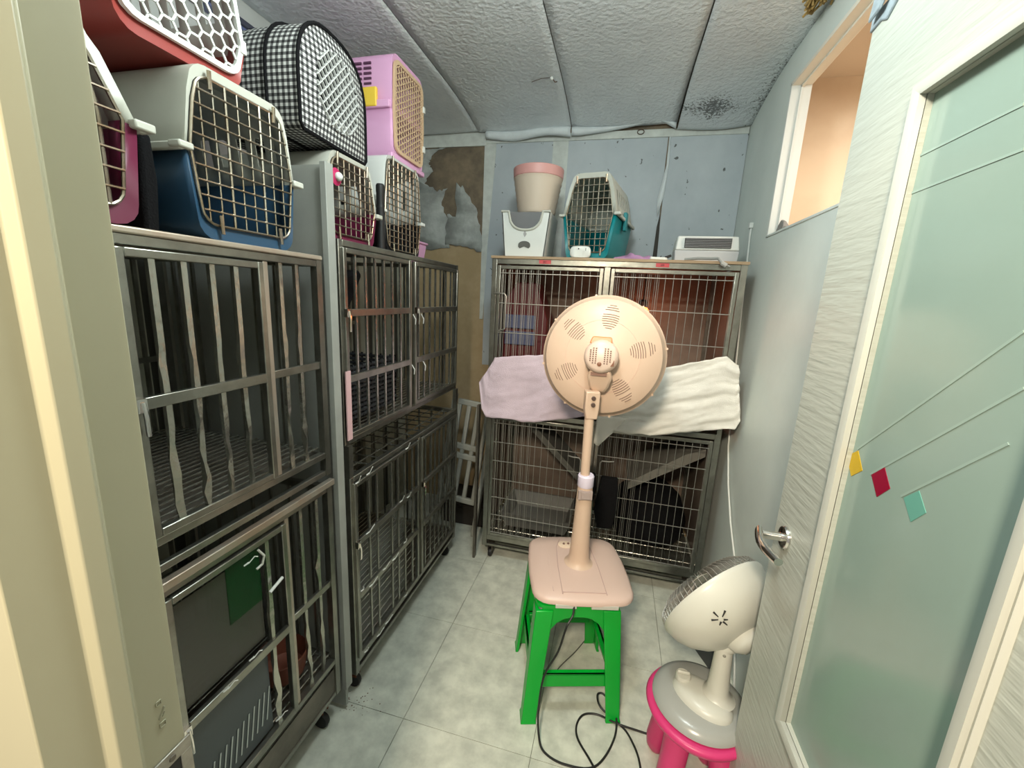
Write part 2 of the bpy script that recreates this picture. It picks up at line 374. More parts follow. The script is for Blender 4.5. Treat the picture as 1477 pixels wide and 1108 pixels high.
# strike plate with an opening (frame of four bars)
for (a, b, c, d_) in ((.2285, .2665, .985, 1.0), (.2285, .2665, .90, .93), (.2285, .2375, .93, .985), (.255, .2665, .93, .985)):
    mb.box(-0.4001, -0.3975, a, b, c - .02, d_ - .02)
struct('strike_plate', mb, SP, dj, bevel=.0008)
struct('strike_hole', MB().box(-0.4003, -0.3988, .2375, .255, .91, .965), BLACK, dj)
struct('screw', MB().lathe([(.0035, 0), (.003, .001)], 10, Matrix.Translation((-0.3975, .247, .972)) @ Matrix.Rotation(PI / 2, 4, 'Y')), STEELD, dj)
MK = mat('faded_print', (0.36, 0.35, 0.25), .7)
def sq_ring(y, z, a, w_, M=MK, tilt=0):
    mb = MB(); X0, X1 = -0.4003, -0.39965
    pts = [(y - a, z - a), (y + a, z - a), (y + a, z + a), (y - a, z + a)]
    for i in range(4):
        p, q = pts[i], pts[(i + 1) % 4]; mb.bar((X1, p[0], p[1]), (X1, q[0], q[1]), w_, .0008)
    return mb
o = struct('faded_mark', sq_ring(.2445, 1.018, .0026, .0016), MK, dj)
o = struct('faded_mark', MB().bar((-0.3997, .2415, 1.026), (-0.3997, .2475, 1.036), .004, .0008).bar((-0.3997, .2450, 1.026), (-0.3997, .2475, 1.030), .002, .0008), MK, dj)
o = struct('faded_mark', sq_ring(.2435, 1.044, .0022, .0014), MK, dj)

# ------------------------------------------------------------------ door leaf, opened against the right wall (along y)
DM = mat('door_white_embossed', (0.43, 0.45, 0.40), 0.42, spec=.4)
N, L, B = nodes(DM); tc = N.new('ShaderNodeTexCoord').outputs['Object']
mpn = N.new('ShaderNodeMapping'); mpn.inputs['Rotation'].default_value = (0.30, 0, 0); mpn.inputs['Scale'].default_value = (1, 7, 55); L.new(tc, mpn.inputs[0])
nd = noise_n(N, L, mpn.outputs[0], 1.6, 2, .5)
bp = N.new('ShaderNodeBump'); bp.inputs['Strength'].default_value = .55; bp.inputs['Distance'].default_value = .004; L.new(nd, bp.inputs['Height']); L.new(bp.outputs[0], B.inputs['Normal'])
DX0, DX1, DY0, DY1, DZ1 = 0.42, 0.458, 0.285, 1.045, 2.0
GY0, GY1, GZ0, GZ1 = 0.497, 0.828, 0.612, 1.779       # glass
d1 = sempty('door_1', 'open white embossed door with a long frosted glass panel, on the right')
struct('door_leaf', MB().box(DX0, DX1, GY1, DY1, 0.008, DZ1).box(DX0, DX1, DY0, GY0, 0.008, DZ1).box(DX0, DX1, GY0, GY1, GZ1, DZ1).box(DX0, DX1, GY0, GY1, .008, GZ0), DM, d1)
MO = mat('door_moulding', (0.50, 0.51, 0.46), .4)
mb = MB()
def mould(y0, y1, z0, z1):      # stepped picture-frame moulding, prism rails mitred at the corners
    mb = MB()
    for (o0, o1, px) in ((0.024, 0.0165, .006), (0.0165, 0.0, .012)):
        for A, Bp in (((y0, z0), (y1, z0)), ((y1, z0), (y1, z1)), ((y1, z1), (y0, z1)), ((y0, z1), (y0, z0))):
            def off(p, o): return (p[0] + (o if p[0] == y1 else -o), p[1] + (o if p[1] == z1 else -o))
            a1, b1, a0, b0 = off(A, o0), off(Bp, o0), off(A, o1), off(Bp, o1)
            q = px * .45 if o0 > .02 else px
            rA = [Vector((DX0 + .001, *a1)), Vector((DX0 - q, *a1)), Vector((DX0 - px, *[(u + v) / 2 for u, v in zip(a1, a0)])), Vector((DX0 - px * .8, *a0)), Vector((DX0 + .001, *a0))]
            rB = [Vector((DX0 + .001, *b1)), Vector((DX0 - q, *b1)), Vector((DX0 - px, *[(u + v) / 2 for u, v in zip(b1, b0)])), Vector((DX0 - px * .8, *b0)), Vector((DX0 + .001, *b0))]
            mb.loft([rA, rB])
    return mb
struct('glass_moulding', mould(GY0, GY1, GZ0, GZ1), MO, d1, smooth=50)
FG = mat('frosted_glass', (0.25, 0.335, 0.295), 0.16, spec=.6, var=.05, vscale=3)
struct('glass_panel', MB().box(DX0 + .010, DX0 + .018, GY0 - .004, GY1 + .004, GZ0 - .004, GZ1 + .004), FG, d1)
EG = mat('etched_line', (0.27, 0.36, 0.32), 0.2)
GX = DX0 + .0098
import_pts = []
def gp(y, z): return (GX, y, z)
def at_door(px, py, X=GX):
    vx, vy = (px - 738.5) / 598., (py - 554.) / 598.
    r = [Rw[i][0] * vx + Rw[i][1] * vy + Rw[i][2] for i in range(3)]; t = X / r[0]
    return (X, t * r[1], 1.45 + t * r[2])
for A, Bq in (((1237, 648), (1477, 478)), ((1256, 684), (1477, 560)), ((1300, 716), (1455, 640)), ((1312, 232), (1477, 150)), ((1306, 282), (1477, 215))):
    a, b = at_door(*A), at_door(*Bq)
    struct('etched_line', MB().bar(a, b, .0016, .0035), EG, d1)
def diamond(px, col, nm, lab):
    P = [at_door(*p) for p in px]; mb = MB(); mb.loft([[Vector(p) - Vector((.0006, 0, 0)) for p in P], [Vector(p) + Vector((.0012, 0, 0)) for p in P]])
    lsub(struct(nm, mb, mat(nm + lab[:4], col, .3), d1), lab)
diamond([(1222, 658), (1238, 650), (1244, 679), (1228, 687)], (0.50, 0.32, 0.0), 'glass_diamond', 'amber diamond inlay')
diamond([(1257, 684), (1276, 674), (1284, 705), (1265, 717)], (0.24, 0.0, 0.025), 'glass_diamond', 'dark red diamond inlay')
diamond([(1304, 718), (1326, 708), (1336, 740), (1314, 753)], (0.12, 0.33, 0.27), 'glass_diamond', 'pale green diamond inlay')
# lever handle
hz, hy = 0.945, DY1 - .062
hd = MB().lathe([(.0265, 0), (.0265, .004), (.024, .008), (.012, .010)], 28, Matrix.Translation((DX0, hy, hz)) @ Matrix.Rotation(-PI / 2, 4, 'Y'))
hd.tube([(DX0 - .006, hy, hz), (DX0 - .05, hy, hz)], .0095, 16)
hd = struct('door_handle', hd, CHROME, d1, smooth=40)
mb = MB()
rr = []
for t in range(9):
    u = t / 8; y = hy + .014 - u * .125; r1 = .014 * (1 - .4 * u); cx = DX0 - .052 - .012 * math.sin(u * PI)
    rr.append([Vector((cx +   .0085 * math.cos(a), y, hz + r1 * math.sin(a))) for a in [2 * PI * k / 12 for k in range(12)]])
mb.loft(rr); struct('lever', mb, CHROME, hd, smooth=60)
mb = MB(); mb.prism([(DY1 + .004, 1.975), (DY1 - .03, 1.978), (DY1 - .05, 1.968), (DY1 - .075, 1.985), (DY1 - .13, 1.995), (DY1 - .13, 2.004), (DY1 + .004, 2.004)], DX0 - .004, DX1 + .004, 'x'); mb.prism([(DY1 - .01, 1.985), (DY1 - .045, 1.990), (DY1 - .08, 2.03), (DY1 - .02, 2.025)], DX0 - .016, DX0 - .010, 'x')
o = mb.build('corner_pad', mat('grey_tape', (0.32, 0.38, 0.42), .5, var=.3, vscale=30), None, bevel=.003)
tag(o, 'blue grey tape folded over the top corner of the open door', 'tape')

# ------------------------------------------------------------------ cages
def bent_bar(x, z0, z1, seed, w_=.012, crush=True, y=0.0):
    rnd = random.Random(seed); mb = MB(); n = 16; rings = []
    c0 = rnd.uniform(.25, .40)
    off = 0
    for i in range(n + 1):
        t = 1 - i / n; z = z0 + (z1 - z0) * t
        dam = 1.0 if (crush and (t < c0 or (abs(t - .62) < .04))) else 0.0
        off += dam * rnd.uniform(-.003, .003); off *= .85
        ww = w_ * (1 + dam * rnd.uniform(-.35, .45)); hh = w_ * .8 * (1 + dam * rnd.uniform(-.5, .3))
        tw = dam * rnd.uniform(-.6, .6)
        R = []
        for sx_, sy_ in ((-1, -1), (1, -1), (1, 1), (-1, 1)):
            a, b = sx_ * ww / 2, sy_ * hh / 2
            R.append((x + off + a * math.cos(tw) - b * math.sin(tw), y + dam * rnd.uniform(-.002, .002) + a * math.sin(tw) + b * math.cos(tw), z))
        rings.append(R)
    return mb.loft(rings)
def frame_rect(x0, x1, z0, z1, w_, dpt, y):
    mb = MB(); mb.box(x0, x0 + w_, y, y + dpt, z0, z1); mb.box(x1 - w_, x1, y, y + dpt, z0, z1)
    mb.box(x0 + w_, x1 - w_, y, y + dpt, z0, z0 + w_); mb.box(x0 + w_, x1 - w_, y, y + dpt, z1 - w_, z1); return mb
def bar_cage(label, loc, W, D, H, door, fixed, doorbars, fixbars, rails, crushed, group, floorbars=True, casters=False, skirt=0.0, sidebars=True, extra_bottom=0.0, toppan=False, rz=PI/2, bw=.011):
    """local: x along the width, front at y=0, +y inward, z=0 at the unit's bottom"""
    c = thing('steel_cage', label, 'cage', loc, rz, group)
    p = .020
    posts = MB().box(0, p, 0, p, 0, H)
    a = posts.build('post', STEEL, c, bevel=.002)
    inst(a, 'post', c, (W - p, 0, 0)); inst(a, 'post', c, (0, D - p, 0)); inst(a, 'post', c, (W - p, D - p, 0))
    for (y, nm) in ((0, 'front'), (D - p, 'back')):
        MB().box(p, W - p, y, y + p, H - .018, H).build('top_rail', STEEL, c, bevel=.002)
        MB().box(p, W - p, y, y + p, skirt, skirt + .018).build('bottom_rail', STEEL, c, bevel=.002)
    for x in (0, W - p):
        MB().box(x, x + p, p, D - p, H - .018, H).build('side_rail', STEEL, c, bevel=.002)
        MB().box(x, x + p, p, D - p, skirt, skirt + .018).build('side_rail', STEEL, c, bevel=.002)
    if skirt > 0:
        MB().box(p, W - p, .002, p - .004, 0, .016).build('bottom_rail', STEEL, c, bevel=.002)
        if skirt > .08: MB().box(p, W - p, .006, .010, .016, skirt - .02).build('skirt_plate', STEELD, c)
    if toppan: MB().box(0, W, -.004, D, H, H + .012).build('top_panel', mat('top_sheet', (0.50, 0.45, 0.37), .4, .5, col2=(.42, .32, .25), vscale=6), c, bevel=.003)
    fz = skirt + .03
    # fixed middle stiles
    for x in fixed: MB().box(x, x + .014, .003, .019, skirt + .018, H - .018).build('stile', STEEL_RUST, c, bevel=.0015)
    # fixed bars
    z0, z1 = skirt + .016, H - .016
    k0 = hash_ = int(W * 1000 + H * 777 + loc[2] * 99)
    for k, x in enumerate(fixbars):
        bent_bar(x, z0, z1, k0 + k, w_=bw, crush=crushed, y=.010).build('bar', STEEL2, c, smooth=45)
    for (x0, x1) in door[1]:
        for z in rails: MB().box(x0, x1, .004, .014, z - .010, z + .010).build('cross_rail', STEEL, c, bevel=.0015)
    # door
    for (dx0, dx1) in door[0]:
        f = frame_rect(dx0, dx1, skirt + .022, H - .022, .015, .016, -.008).build('door', STEEL, c, bevel=.002)
        for k, x in enumerate([b for b in doorbars if dx0 < b < dx1]):
            bent_bar(x, skirt + .036, H - .036, k0 + 50 + k, w_=bw, crush=crushed, y=0).build('bar', STEEL2, f, smooth=45)
        for z in rails: MB().box(dx0 + .015, dx1 - .015, -.010, .002, z - .011, z + .011).build('cross_rail', STEEL, f, bevel=.0015)
        lt = MB().tube([(dx0 + .005, -.018, rails[0] + .006), (dx0 + .005, -.022, rails[0] - .02), (dx0 + .008, -.018, rails[0] - .055)], .004, 8)
        lt.box(dx0 - .004, dx0 + .012, -.018, -.006, rails[0] - .012, rails[0] + .012); lt.build('latch', CHROME, f)
    # back and side bars
    nb = int((W - .04) / .056); bb = None
    for k in range(1, nb + 1):
        x = .02 + (W - .04) * k / (nb + 1)
        if bb is None: bb = MB().box(-.005, .005, D - .014, D - .006, skirt + .018, H - .018).build('back_bar', STEEL, c); bb.location = (x, 0, 0)
        else: inst(bb, 'back_bar', c, (x, 0, 0))
    MB().box(.02, W - .02, D - .018, D - .010, H * .5 - .008, H * .5 + .008).build('back_rail', STEEL, c)
    sb = None; ns = int(D / .07)
    for k in range(1, ns):
        y = D * k / ns
        if sb is None: sb = MB().box(.006, .014, -.004, .004, skirt + .018, H - .018).build('side_bar', STEEL, c); sb.location = (0, y, 0)
        else: inst(sb, 'side_bar', c, (0, y, 0))
        inst(sb, 'side_bar', c, (W - p, y, 0))
    # floor grid of round rods running along the width
    nf = 24; fb = None
    for k in range(1, nf):
        y = D * k / nf
        if fb is None: fb = MB().tube([(.02, 0, fz), (W - .02, 0, fz)], .0028, 6).build('floor_rod', STEEL2, c); fb.location = (0, y, 0)
        else: inst(fb, 'floor_rod', c, (0, y, 0))
    MB().box(.02, W - .02, .02, D - .02, fz - .022, fz - .018).build('tray', STEELD, c)
    if casters:
        for (x, y) in ((.045, .045), (W - .045, .045), (.045, D - .045), (W - .045, D - .045)):
            mb = MB(); mb.box(x - .02, x + .02, y - .02, y + .02, -.008, 0)
            mb.box(x - .014, x - .010, y - .018, y + .018, -.05, -.006).box(x + .010, x + .014, y - .018, y + .018, -.05, -.006)
            cst = mb.build('caster', RUST, c)
            MB().lathe([(.012, -.009), (.026, -.009), (.028, -.005), (.028, .005), (.026, .009), (.012, .009)], 20, Matrix.Translation((x, y, -loc[2] + .0285)) @ Matrix.Rotation(PI / 2, 4, 'Y')).build('wheel', BLACK, cst)
    return c
GRP1 = 'barred steel cages along the left wall'
FX = -0.79
y0 = 0.315
c1u = bar_cage('upper barred cage of the nearest left stack, bent flat bars, pet carriers on top', (FX, y0, 0.905), 0.69, .58, .617,
               ([(0.195, 0.487)], [(.02, .185), (.51, .67)]), [.496], [.252, .308, .364, .418], [.065, .12, .55, .603],
               [.332], True, GRP1, skirt=.055, toppan=True)
c1l = bar_cage('lower barred cage of the nearest left stack, clear plastic sheet tied on its door', (FX, y0, 0.115), 0.69, .58, .755,
               ([(0.195, 0.499)], [(.02, .185), (.52, .67)]), [.505], [.438], [.065, .12, .565, .628],
               [.425], True, GRP1, skirt=.125, casters=True)
# two more front rails between the stacked units
for nm, z, cc in (('spacer_rail', .868, c1l),):
    MB().box(0, .69, -.012, .006, .757, .775).build('spacer_rail', STEEL_RUST, cc, bevel=.002)
y2 = 1.078
c2u = bar_cage('upper barred cage in the corner stack, black woven basket inside', (FX, y2, 0.965), 0.93, .58, .625,
               ([(0.012, 0.425), (0.46, 0.918)], []), [.435], [.076, .13, .185, .239, .293, .351, .50, .552, .607, .663, .718, .778, .837, .875], [],
               [.415, .212], False, GRP1, skirt=.0, bw=.008)
c2l = bar_cage('lower barred cage in the corner stack, white zip ties along its rails', (FX + .012, y2, 0.10), 0.93, .58, .755,
               ([(0.012, 0.475), (0.50, 0.918)], []), [.482], [.10, .15, .25, .30, .355, .42, .545, .60, .65, .70, .755, .80, .85, .885], [],
               [.515, .31], False, GRP1, skirt=.04, casters=True, bw=.008)
# legs between the two corner cages and grid on top of the lower one
for x in (0.0, .91):
    MB().box(x, x + .02, .0, .02, .755, .865).build('leg', STEEL, c2l); MB().box(x, x + .02, .56, .58, .755, .865).build('leg', STEEL, c2l)
g = MB()
for k in range(1, 9): g.tube([(.02, k * .065, .748), (.91, k * .065, .748)], .003, 6)
for k in range(1, 14): g.tube([(k * .066, .02, .752), (k * .066, .56, .752)], .003, 6)
stuff(g.build('top_grid', STEEL2, c2l))
# zip ties on lower corner cage (parts of it)
for (x, z) in ((.02, .735), (.08, .74), (.35, .735), (.07, .525), (.30, .53), (.36, .52), (.03, .33), (.08, .31), (.17, .315), (.24, .31), (.33, .33), (.04, .07), (.12, .065), (.18, .07), (.33, .075)):
    rnd = random.Random(int(x * 1000 + z * 77)); a = rnd.uniform(-.02, .02)
    MB().tube([(x - .006, -.011, z), (x, -.018, z + .006), (x + .006, -.011, z)], .0022, 6).tube([(x, -.018, z + .004), (x + a * .7, -.026, z + .022), (x + a, -.03, z + .03)], .0014, 6).build('zip_tie', ZIP, c2l)
for (x, z) in ((.43, .40), (.50, .40), (.42, .20), (.52, .20)):
    MB().tube([(x, -.012, z), (x + .008, -.02, z - .02), (x + .012, -.016, z - .04)], .0018, 6).build('zip_tie', ZIP, c2u)
# clear sheets in the lower corner cage door
CLR = mat('clear_sheet', (0.72, 0.78, 0.74), .12, trans=.0, alpha=.07, spec=.7)
MB().box(.04, .40, .018, .020, .06, .50).build('clear_sheet', CLR, c2l)
# nearest lower cage: plastic sheet, green tape, slotted tray and ties
MB().box(.215, .425, .010, .0125, .45, .70).build('plastic_sheet', mat('smoky_sheet', (0.055, 0.055, 0.045), .22, alpha=.88), c1l)
MB().box(.335, .425, .0085, .0098, .56, .725).build('green_patch', mat('green_film', (0.004, 0.05, 0.012), .35, alpha=.6), c1l)
mb = MB().box(.215, .425, .009, .012, .165, .42)
MB.build(mb, 'plastic_sheet', mat('dark_slotted_sheet', (0.07, 0.085, 0.09), .3, alpha=.85), c1l)
mb = MB()
for k in range(12): mb.bar((.23 + k * .016, .0075, .175 + k * .003), (.245 + k * .016, .0075, .255 + k * .004), .0035, .001)
stuff(mb.build('slots', mat('pale_slot', (0.42, 0.46, 0.44), .4), c1l))
for (x, z) in ((.37, .70), (.29, .435), (.36, .45), (.42, .20), (.28, .19), (.21, .17)):
    MB().tube([(x - .006, -.013, z), (x, -.02, z + .006), (x + .006, -.013, z)], .002, 6).tube([(x, -.02, z + .004), (x + .01, -.028, z + .018), (x + .018, -.028, z + .012)], .0013, 6).build('zip_tie', ZIP, c1l)
MB().tube([(.425, -.016, .585), (.465, -.018, .60)], .004, 8).build('clip', WHITE, c1l)
MB().tube([(.405, -.012, .715), (.415, -.018, .695), (.410, -.016, .675), (.395, -.014, .670)], .003, 8).build('hook', CREAM, c1l)
# brown cat-bed bowl seen in the nearest lower cage
t = thing('feeding_bowl', 'reddish brown bowl standing in the nearest lower cage', 'bowl', (-0.90, .885, .2735))
MB().lathe([(.05, 0), (.062, .01), (.072, .075), (.070, .078), (.058, .02), (.04, .012)], 24).build('bowl', mat('brown_bowl', (0.16, 0.05, 0.03), .4), t)
# pink paint on the corner cage's near post
MB().box(-.003, .021, -.013, -.0095, .02, .24).build('pink_tape', mat('pink_tape', (0.62, 0.40, 0.42), .45), c2u)

# tall white partition between the two left stacks
pt = thing('partition_board', 'tall white board standing between the two left cage stacks', 'board', (-0.79, 1.03, 0))
PB = mat('partition_white', (0.34, 0.355, 0.33), .5, var=.25, vscale=3)
MB().box(-.58, 0, 0, .012, .02, 1.77).build('board', PB, pt)
MB().prism([(-.006, -.010), (.012, -.010), (.012, .022), (.008, .022), (.008, -.006), (-.006, -.006)], .10, 1.775).build('edge_strip', PB, pt, bevel=.001)

# things inside the corner cage
bk = thing('woven_basket', 'black woven basket against the bars of the upper corner cage', 'basket', (-0.96, 1.30, 1.0155))
BW = mat('black_weave', (0.022, 0.024, 0.027), .5)
mb = MB()
hx, hy_ = .125, .165
for k in range(11):
    z = .008 + k * .017; e = .004 * (k % 2)
    for (xa, ya, xb, yb) in ((-hx, -hy_, hx, -hy_), (hx, -hy_, hx, hy_), (hx, hy_, -hx, hy_), (-hx, hy_, -hx, -hy_)):
        pts = []
        for i in range(13):
            t_ = i / 12; wv = .003 * (1 if (i + k) % 2 else -1)
            nx_, ny_ = (0, 1) if ya == yb else (1, 0)
            pts.append((xa + (xb - xa) * t_ + nx_ * wv, ya + (yb - ya) * t_ + ny_ * wv, z))
        mb.tube(pts, .0065, 6)
stuff(mb.build('weave', BW, bk))
mb = MB()
for i in range(13):
    for s_ in (-1, 1):
        mb.bar((-hx + 2 * hx * i / 12, s_ * hy_, 0), (-hx + 2 * hx * i / 12, s_ * hy_, .19), .008, .003)
        mb.bar((s_ * hx, -hy_ + 2 * hy_ * i / 12, 0), (s_ * hx, -hy_ + 2 * hy_ * i / 12, .19), .008, .003)
stuff(mb.build('stakes', BW, bk))
MB().box(-hx, hx, -hy_, hy_, 0, .006).build('base', BW, bk)
o = MB().prism([(1.115, 1.215), (1.115, 1.44), (1.20, 1.47), (1.34, 1.52), (1.36, 1.50), (1.29, 1.40), (1.19, 1.26), (1.14, 1.215)], -1.20, -.90, 'x').build('hammock', BLACKF, None, bevel=.01)
tag(o, 'black fabric hammock slung slantwise in the upper corner cage', 'hammock')

# ------------------------------------------------------------------ back cages (wire mesh doors)
def mesh_cage(label, loc, W, D, H, split, top=None, hooks=(), stick=(), rows=4, gap=.06, nm_off=0.0):
    c = thing('wire_cage', label, 'cage', loc, 0, 'wire door cages at the back wall')
    p = .026
    a = MB().box(0, p, 0, p, 0, H).build('post', STEEL, c, bevel=.002)
    inst(a, 'post', c, (W - p, 0, 0)); inst(a, 'post', c, (0, D - p, 0)); inst(a, 'post', c, (W - p, D - p, 0))
    MB().box(p, W - p, 0, p, H - .026, H).build('top_rail', STEEL, c, bevel=.002)
    MB().box(p, W - p, 0, p, gap - .03, gap).build('bottom_rail', STEEL, c, bevel=.002)
    MB().box(p, W - p, .004, .02, 0, .014).build('bottom_rail', STEEL, c, bevel=.002)
    MB().box(split - .014, split + .014, 0, p, gap, H - .026).build('centre_post', STEEL, c, bevel=.002)
    SB = mat('inner_steel', (0.25, 0.19, 0.15), .5, .3, var=.4, vscale=4)
    MB().box(.004, .008, p, D - p, gap, H - .01).build('side_panel', SB, c)
    MB().box(W - .008, W - .004, p, D - p, gap, H - .01).build('side_panel', SB, c)
    MB().box(p, W - p, D - .01, D - .006, gap, H - .01).build('back_panel', SB, c)
    MB().box(.008, W - .008, p, D - .01, H - .006, H).build('roof_panel', SB, c)
    g = MB()
    for k in range(1, 40): g.tube([(.01 + (W - .02) * k / 40, p, gap - .01), (.01 + (W - .02) * k / 40, D - .012, gap - .01)], .002, 5)
    for k in range(1, 6): g.tube([(.01, D * k / 6, gap - .014), (W - .01, D * k / 6, gap - .014)], .003, 5)
    stuff(g.build('floor_grid', STEEL2, c))
    MB().box(.01, W - .01, p, D - .012, gap - .034, gap - .030).build('tray', STEEL, c)
    for (x0, x1, side) in ((p + .004, split - .017, 0), (split + .017, W - p - .004, 1)):
        f = frame_rect(x0, x1, gap + .004, H - .032, .017, .016, -.008).build('door', STEEL, c, bevel=.002)
        zz0, zz1 = gap + .018, H - .046
        for k in range(rows + 1):
            z = zz1 - .022 - (zz1 - zz0 - .03) * k / rows
            MB().tube([(x0 + .01, -.006, z), (x1 - .01, -.006, z)], .0022, 6).build('cross_wire', GALV, f)
        wv = MB(); x = x0 + .03
        while x < x1 - .015:
            wv.tube([(x, -.002, zz0 - .004), (x, -.002, zz1 + .004)], .0014, 5); x += .0345
        stuff(wv.build('wire_grid', GALV, f))
        wv = MB(); x = x0 + .022; xe = x0 + (x1 - x0) * .42
        while x < xe:
            wv.tube([(x, .004, zz0 - .004), (x, .004, zz1 + .004)], .0012, 5); x += .0172
        stuff(wv.build('fine_wire_grid', mat('dull_wire', (.30, .29, .26), .45, .7), f))
    for (x, z) in hooks:
        s_ = 1 if x < split else -1
        MB().tube([(x - s_ * .035, -.018, z), (x - s_ * .01, -.03, z), (x + s_ * .022, -.03, z), (x + s_ * .030, -.03, z - .012), (x + s_ * .030, -.03, z - .17), (x - s_ * .002, -.02, z - .18)], .0034, 8).build('latch_rod', GALV, c)
    for (x, s_) in stick:
        st = MB().box(x - .028, x + .028, -.0022, -.0002, H - .020, H - .003).build('label_sticker', mat('red_sticker', (0.50, 0.06, 0.07), .5), c)
        fc = bpy.data.curves.new('lettering', 'FONT'); fc.body = s_; fc.size = .014; fc.align_x = 'CENTER'; fc.align_y = 'CENTER'; fc.extrude = .0002
        fo = bpy.data.objects.new('lettering', fc); COL.objects.link(fo); fo.parent = st; fo.location = (x, -.0027, H - .0115); fo.rotation_euler = (PI / 2, 0, 0)
        bpy.context.view_layer.update()
        me = bpy.data.meshes.new_from_object(fo.evaluated_get(bpy.context.evaluated_depsgraph_get())); bpy.data.objects.remove(fo)
        me.materials.clear(); me.materials.append(mat('marker_ink', (0.05, 0.01, 0.015), .6))
        fo = bpy.data.objects.new('lettering', me); COL.objects.link(fo); fo.parent = st; fo.location = (x, -.0027, H - .0115); fo.rotation_euler = (PI / 2, 0, 0)
    return c
bu = mesh_cage('upper wire door cage at the back, with its front partly hidden by towels', (-.612, 2.0, .905), 1.128, .585, .725, .55, hooks=((.055, .56),), stick=((.26, '#1'), (.785, '#4')))
MB().box(-.004, 1.132, -.006, .588, .725, .737).build('top_board', mat('plywood_top', (0.40, 0.28, 0.17), .6, var=.3, vscale=5, stretch=(1, 6, 6)), bu)
bl = mesh_cage('lower wire door cage at the back, standing on casters behind the green stool', (-.612, 2.0, .085), 1.128, .585, .79, .55, hooks=((.475, .60), (.63, .60)), stick=((.785, '#5'),), gap=.07, rows=6)
for (x, y) in ((.04, .04), (1.08, .04), (.04, .54), (1.08, .54)):
    mb = MB(); mb.box(x - .018, x + .018, y - .018, y + .018, -.008, 0)
    mb.box(x - .014, x - .010, y - .016, y + .016, -.045, -.006).box(x + .010, x + .014, y - .016, y + .016, -.045, -.006)
    cst = mb.build('caster', STEELD, bl)
    MB().lathe([(.01, -.009), (.024, -.009), (.026, -.004), (.026, .004), (.024, .009), (.01, .009)], 18, Matrix.Translation((x, y, -.0585)) @ Matrix.Rotation(PI / 2, 4, 'Y')).build('wheel', BLACK, cst)
MB().box(.0, .02, .0, .02, .79, .82).box(1.108, 1.128, 0, .02, .79, .82).box(0, .02, .56, .58, .79, .82).box(1.108, 1.128, .56, .58, .79, .82).build('corner_stub', STEEL, bl)
# metal strip leaning beside the back cage's left post
o = MB().box(-.662, -.650, 1.99, 2.02, .0, .89).build('steel_strip', STEELD, None)
tag(o, 'dark steel strip standing at the left of the back cages', 'strip')

# things in and around the back cages
t = thing('cat_house', 'dark red plastic cat house with two blue panels in the upper back cage', 'cat house', (-.475, 2.20, .9665))
MR = mat('cat_house_red', (0.07, 0.006, 0.008), .45); MBL = mat('cat_house_blue', (0.06, 0.07, 0.13), .45)
MB().prism([(-.10, 0), (.13, 0), (.13, .38), (.06, .56), (-.04, .56), (-.10, .46)], -.07, .12, 'y').build('body', MR, t, bevel=.006)
for z in (.24, .325): MB().box(-.09, .07, -.082, -.068, z, z + .07).build('panel', MBL, t, bevel=.003)
t = thing('heat_lamp', 'orange heat bulb glowing in the upper back cage behind the fan', 'lamp', (.13, 2.38, 1.40))
MB().sphere((0, 0, 0), .035, 16).build('bulb', mat('hot_bulb', (1, .2, .05), .4, emit=(1, .16, .03), estr=12), t)
MB().lathe([(.02, .03), (.022, .06), (.015, .07)], 16).tube([(0, 0, .065), (0, 0, .22)], .003, 6).build('socket', BLACK, t)
light('heat_glow', 'POINT', (.15, 2.30, 1.38), .7, (1, .30, .12), .04)
t = thing('cat_ramp', 'dark slanted carpeted ramp inside the lower back cage', 'ramp', (0, 0, 0))
MB().prism([(-.48, .79), (-.44, .80), (-.13, .50), (-.13, .46)], 2.2, 2.42, 'y').build('ramp_board', mat('ramp_grey', (.10, .10, .09), .8), t)
MB().prism([(.14, .49), (.14, .53), (.40, .72), (.49, .76), (.49, .72)], 2.12, 2.45, 'y').build('ramp_board', mat('ramp_pale', (.17, .165, .145), .7), t)
t = thing('cat_tunnel', 'black fabric cushion cave in the right of the lower back cage', 'cushion', (.27, 2.32, .164))
MB().lathe([(.15, 0), (.20, .03), (.21, .12), (.17, .24), (.10, .30), (.01, .32)], 24).build('cave', BLACKF, t)
t = thing('litter_tray', 'grey plastic litter tray in the lower back cage, left side', 'tray', (-.34, 2.25, .159))
MB().loft([[(-.17, -.13, 0), (.17, -.13, 0), (.17, .13, 0), (-.17, .13, 0)], [(-.20, -.16, .09), (.20, -.16, .09), (.20, .16, .09), (-.20, .16, .09)], [(-.19, -.15, .09), (.19, -.15, .09), (.19, .15, .09), (-.19, .15, .09)], [(-.16, -.12, .01), (.16, -.12, .01), (.16, .12, .01), (-.16, .12, .01)]], cap0=True, cap1=True).build('basin', mat('tray_grey', (.13, .13, .12), .5), t)
t = thing('hanging_pouch', 'black pouch hanging on the middle post of the lower back cage', 'pouch', (.0, 1.958, .35))
MB().loft([[(.00, -.04, 0), (.075, -.04, .01), (.075, 0, .01), (.00, 0, 0)], [(-.02, -.05, .10), (.085, -.05, .10), (.085, 0, .10), (-.02, 0, .10)], [(.0, -.035, .27), (.08, -.035, .27), (.08, 0, .27), (.0, 0, .27)]]).build('pouch', BLACKF, t, bevel=.008)
MB().loft([[(-.12, -.03, .10), (-.04, -.03, .06), (-.04, 0, .06), (-.12, 0, .10)], [(-.11, -.04, .20), (-.02, -.04, .20), (-.02, 0, .20), (-.11, 0, .20)], [(-.08, -.03, .27), (-.03, -.03, .28), (-.03, 0, .28), (-.08, 0, .27)]]).build('flap', BLACKF, t, bevel=.008)

